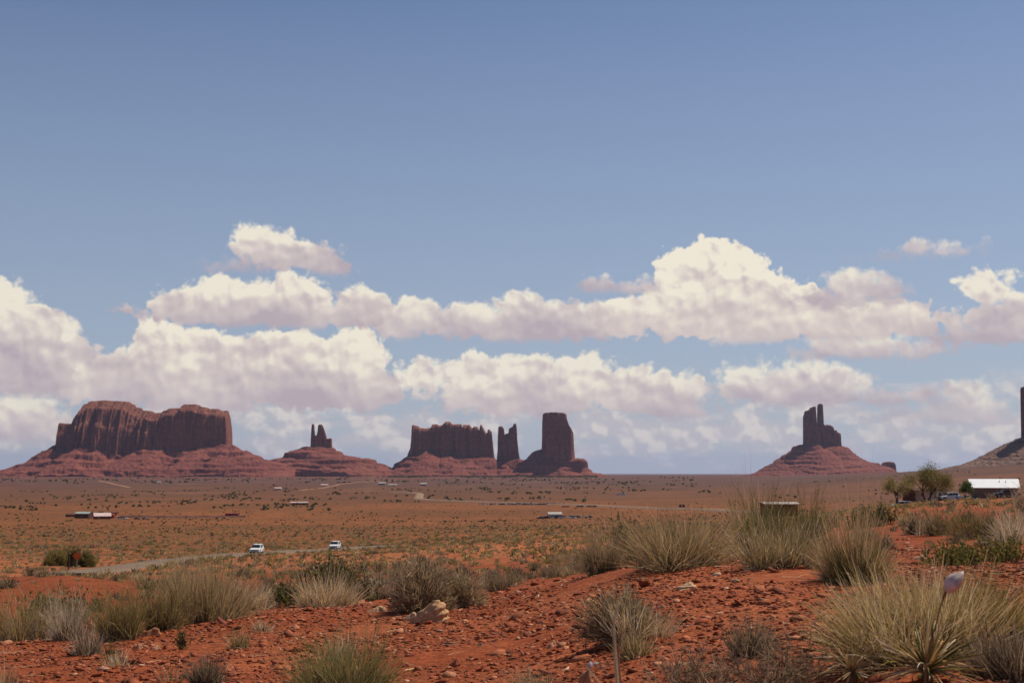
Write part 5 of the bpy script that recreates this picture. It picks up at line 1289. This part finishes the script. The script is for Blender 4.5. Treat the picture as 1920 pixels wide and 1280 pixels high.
for u, lab in ((1275.5, 'left panel of the pair of dark billboards by the far road'), (1281.5, 'right panel of the pair of dark billboards by the far road')):
    X_, Y_, Z_ = GY(u, 1500); o = empty('billboard', (X_, Y_, Z_), 0, lab, 'billboard', 'pair of dark billboards')
    MB().box(-1.35,1.35,-.08,.08,1.0,4.0).build('panel', M['darkpaint'], o)
    for s in (-1, 1): MB().box(s*1.0-.08, s*1.0+.08, .09, .25, -.3, 3.9).build('post', M['wood'], o)

# ---------------------------------------------------------------- dust and air
def volbox(name, verts, faces, dens, colr, label, cat, aniso=0.0):
    m = bpy.data.materials.new(name); m.use_nodes = True; T = NT(m.node_tree); T.n.clear()
    out = T.new('ShaderNodeOutputMaterial'); v = T.new('ShaderNodeVolumePrincipled')
    v.inputs['Color'].default_value = (*colr, 1); v.inputs['Density'].default_value = dens; v.inputs['Anisotropy'].default_value = aniso
    T.l.new(v.outputs[0], out.inputs['Volume'])
    me = bpy.data.meshes.new(name); me.from_pydata(verts, [], faces); me.update(); me.materials.append(m)
    o = bpy.data.objects.new(name, me); COL.objects.link(o); tag(o, label, cat, kind='stuff'); return o
# faint column of red dust blowing over the plain
dx_, dy_, dz_ = GY(688, 2500); dv = []; df = []; NR = 14
for i in range(9):
    t = i/8; rr = (9+16*t)*(1-.55*t**4)
    for j in range(NR):
        a = 2*math.pi*j/NR; q = rr*(1+.22*math.sin(3*a+i)+.15*math.sin(2*a-i*1.7)); dv.append((dx_+q*math.cos(a)+5*math.sin(t*5), dy_+q*math.sin(a), dz_-1+66*t))
for i in range(8):
    for j in range(NR): df.append((i*NR+j, i*NR+(j+1) % NR, (i+1)*NR+(j+1) % NR, (i+1)*NR+j))
df += [tuple(range(NR-1, -1, -1)), tuple(8*NR+j for j in range(NR))]
volbox('dust_plume', dv, df, .0035, (.85, .42, .25), 'faint reddish column of blowing dust over the plain', 'dust')
h0, h1 = -260.0, 700.0
S = 72000.0
volbox('haze', [(-S,-S,h0),(S,-S,h0),(S,S,h0),(-S,S,h0),(-S,-S,h1),(S,-S,h1),(S,S,h1),(-S,S,h1)], [(0,3,2,1),(4,5,6,7),(0,1,5,4),(1,2,6,5),(2,3,7,6),(3,0,4,7)], 1.25e-5, (.60, .69, 1.0), 'thin dusty haze in the air over the desert', 'haze', .3)
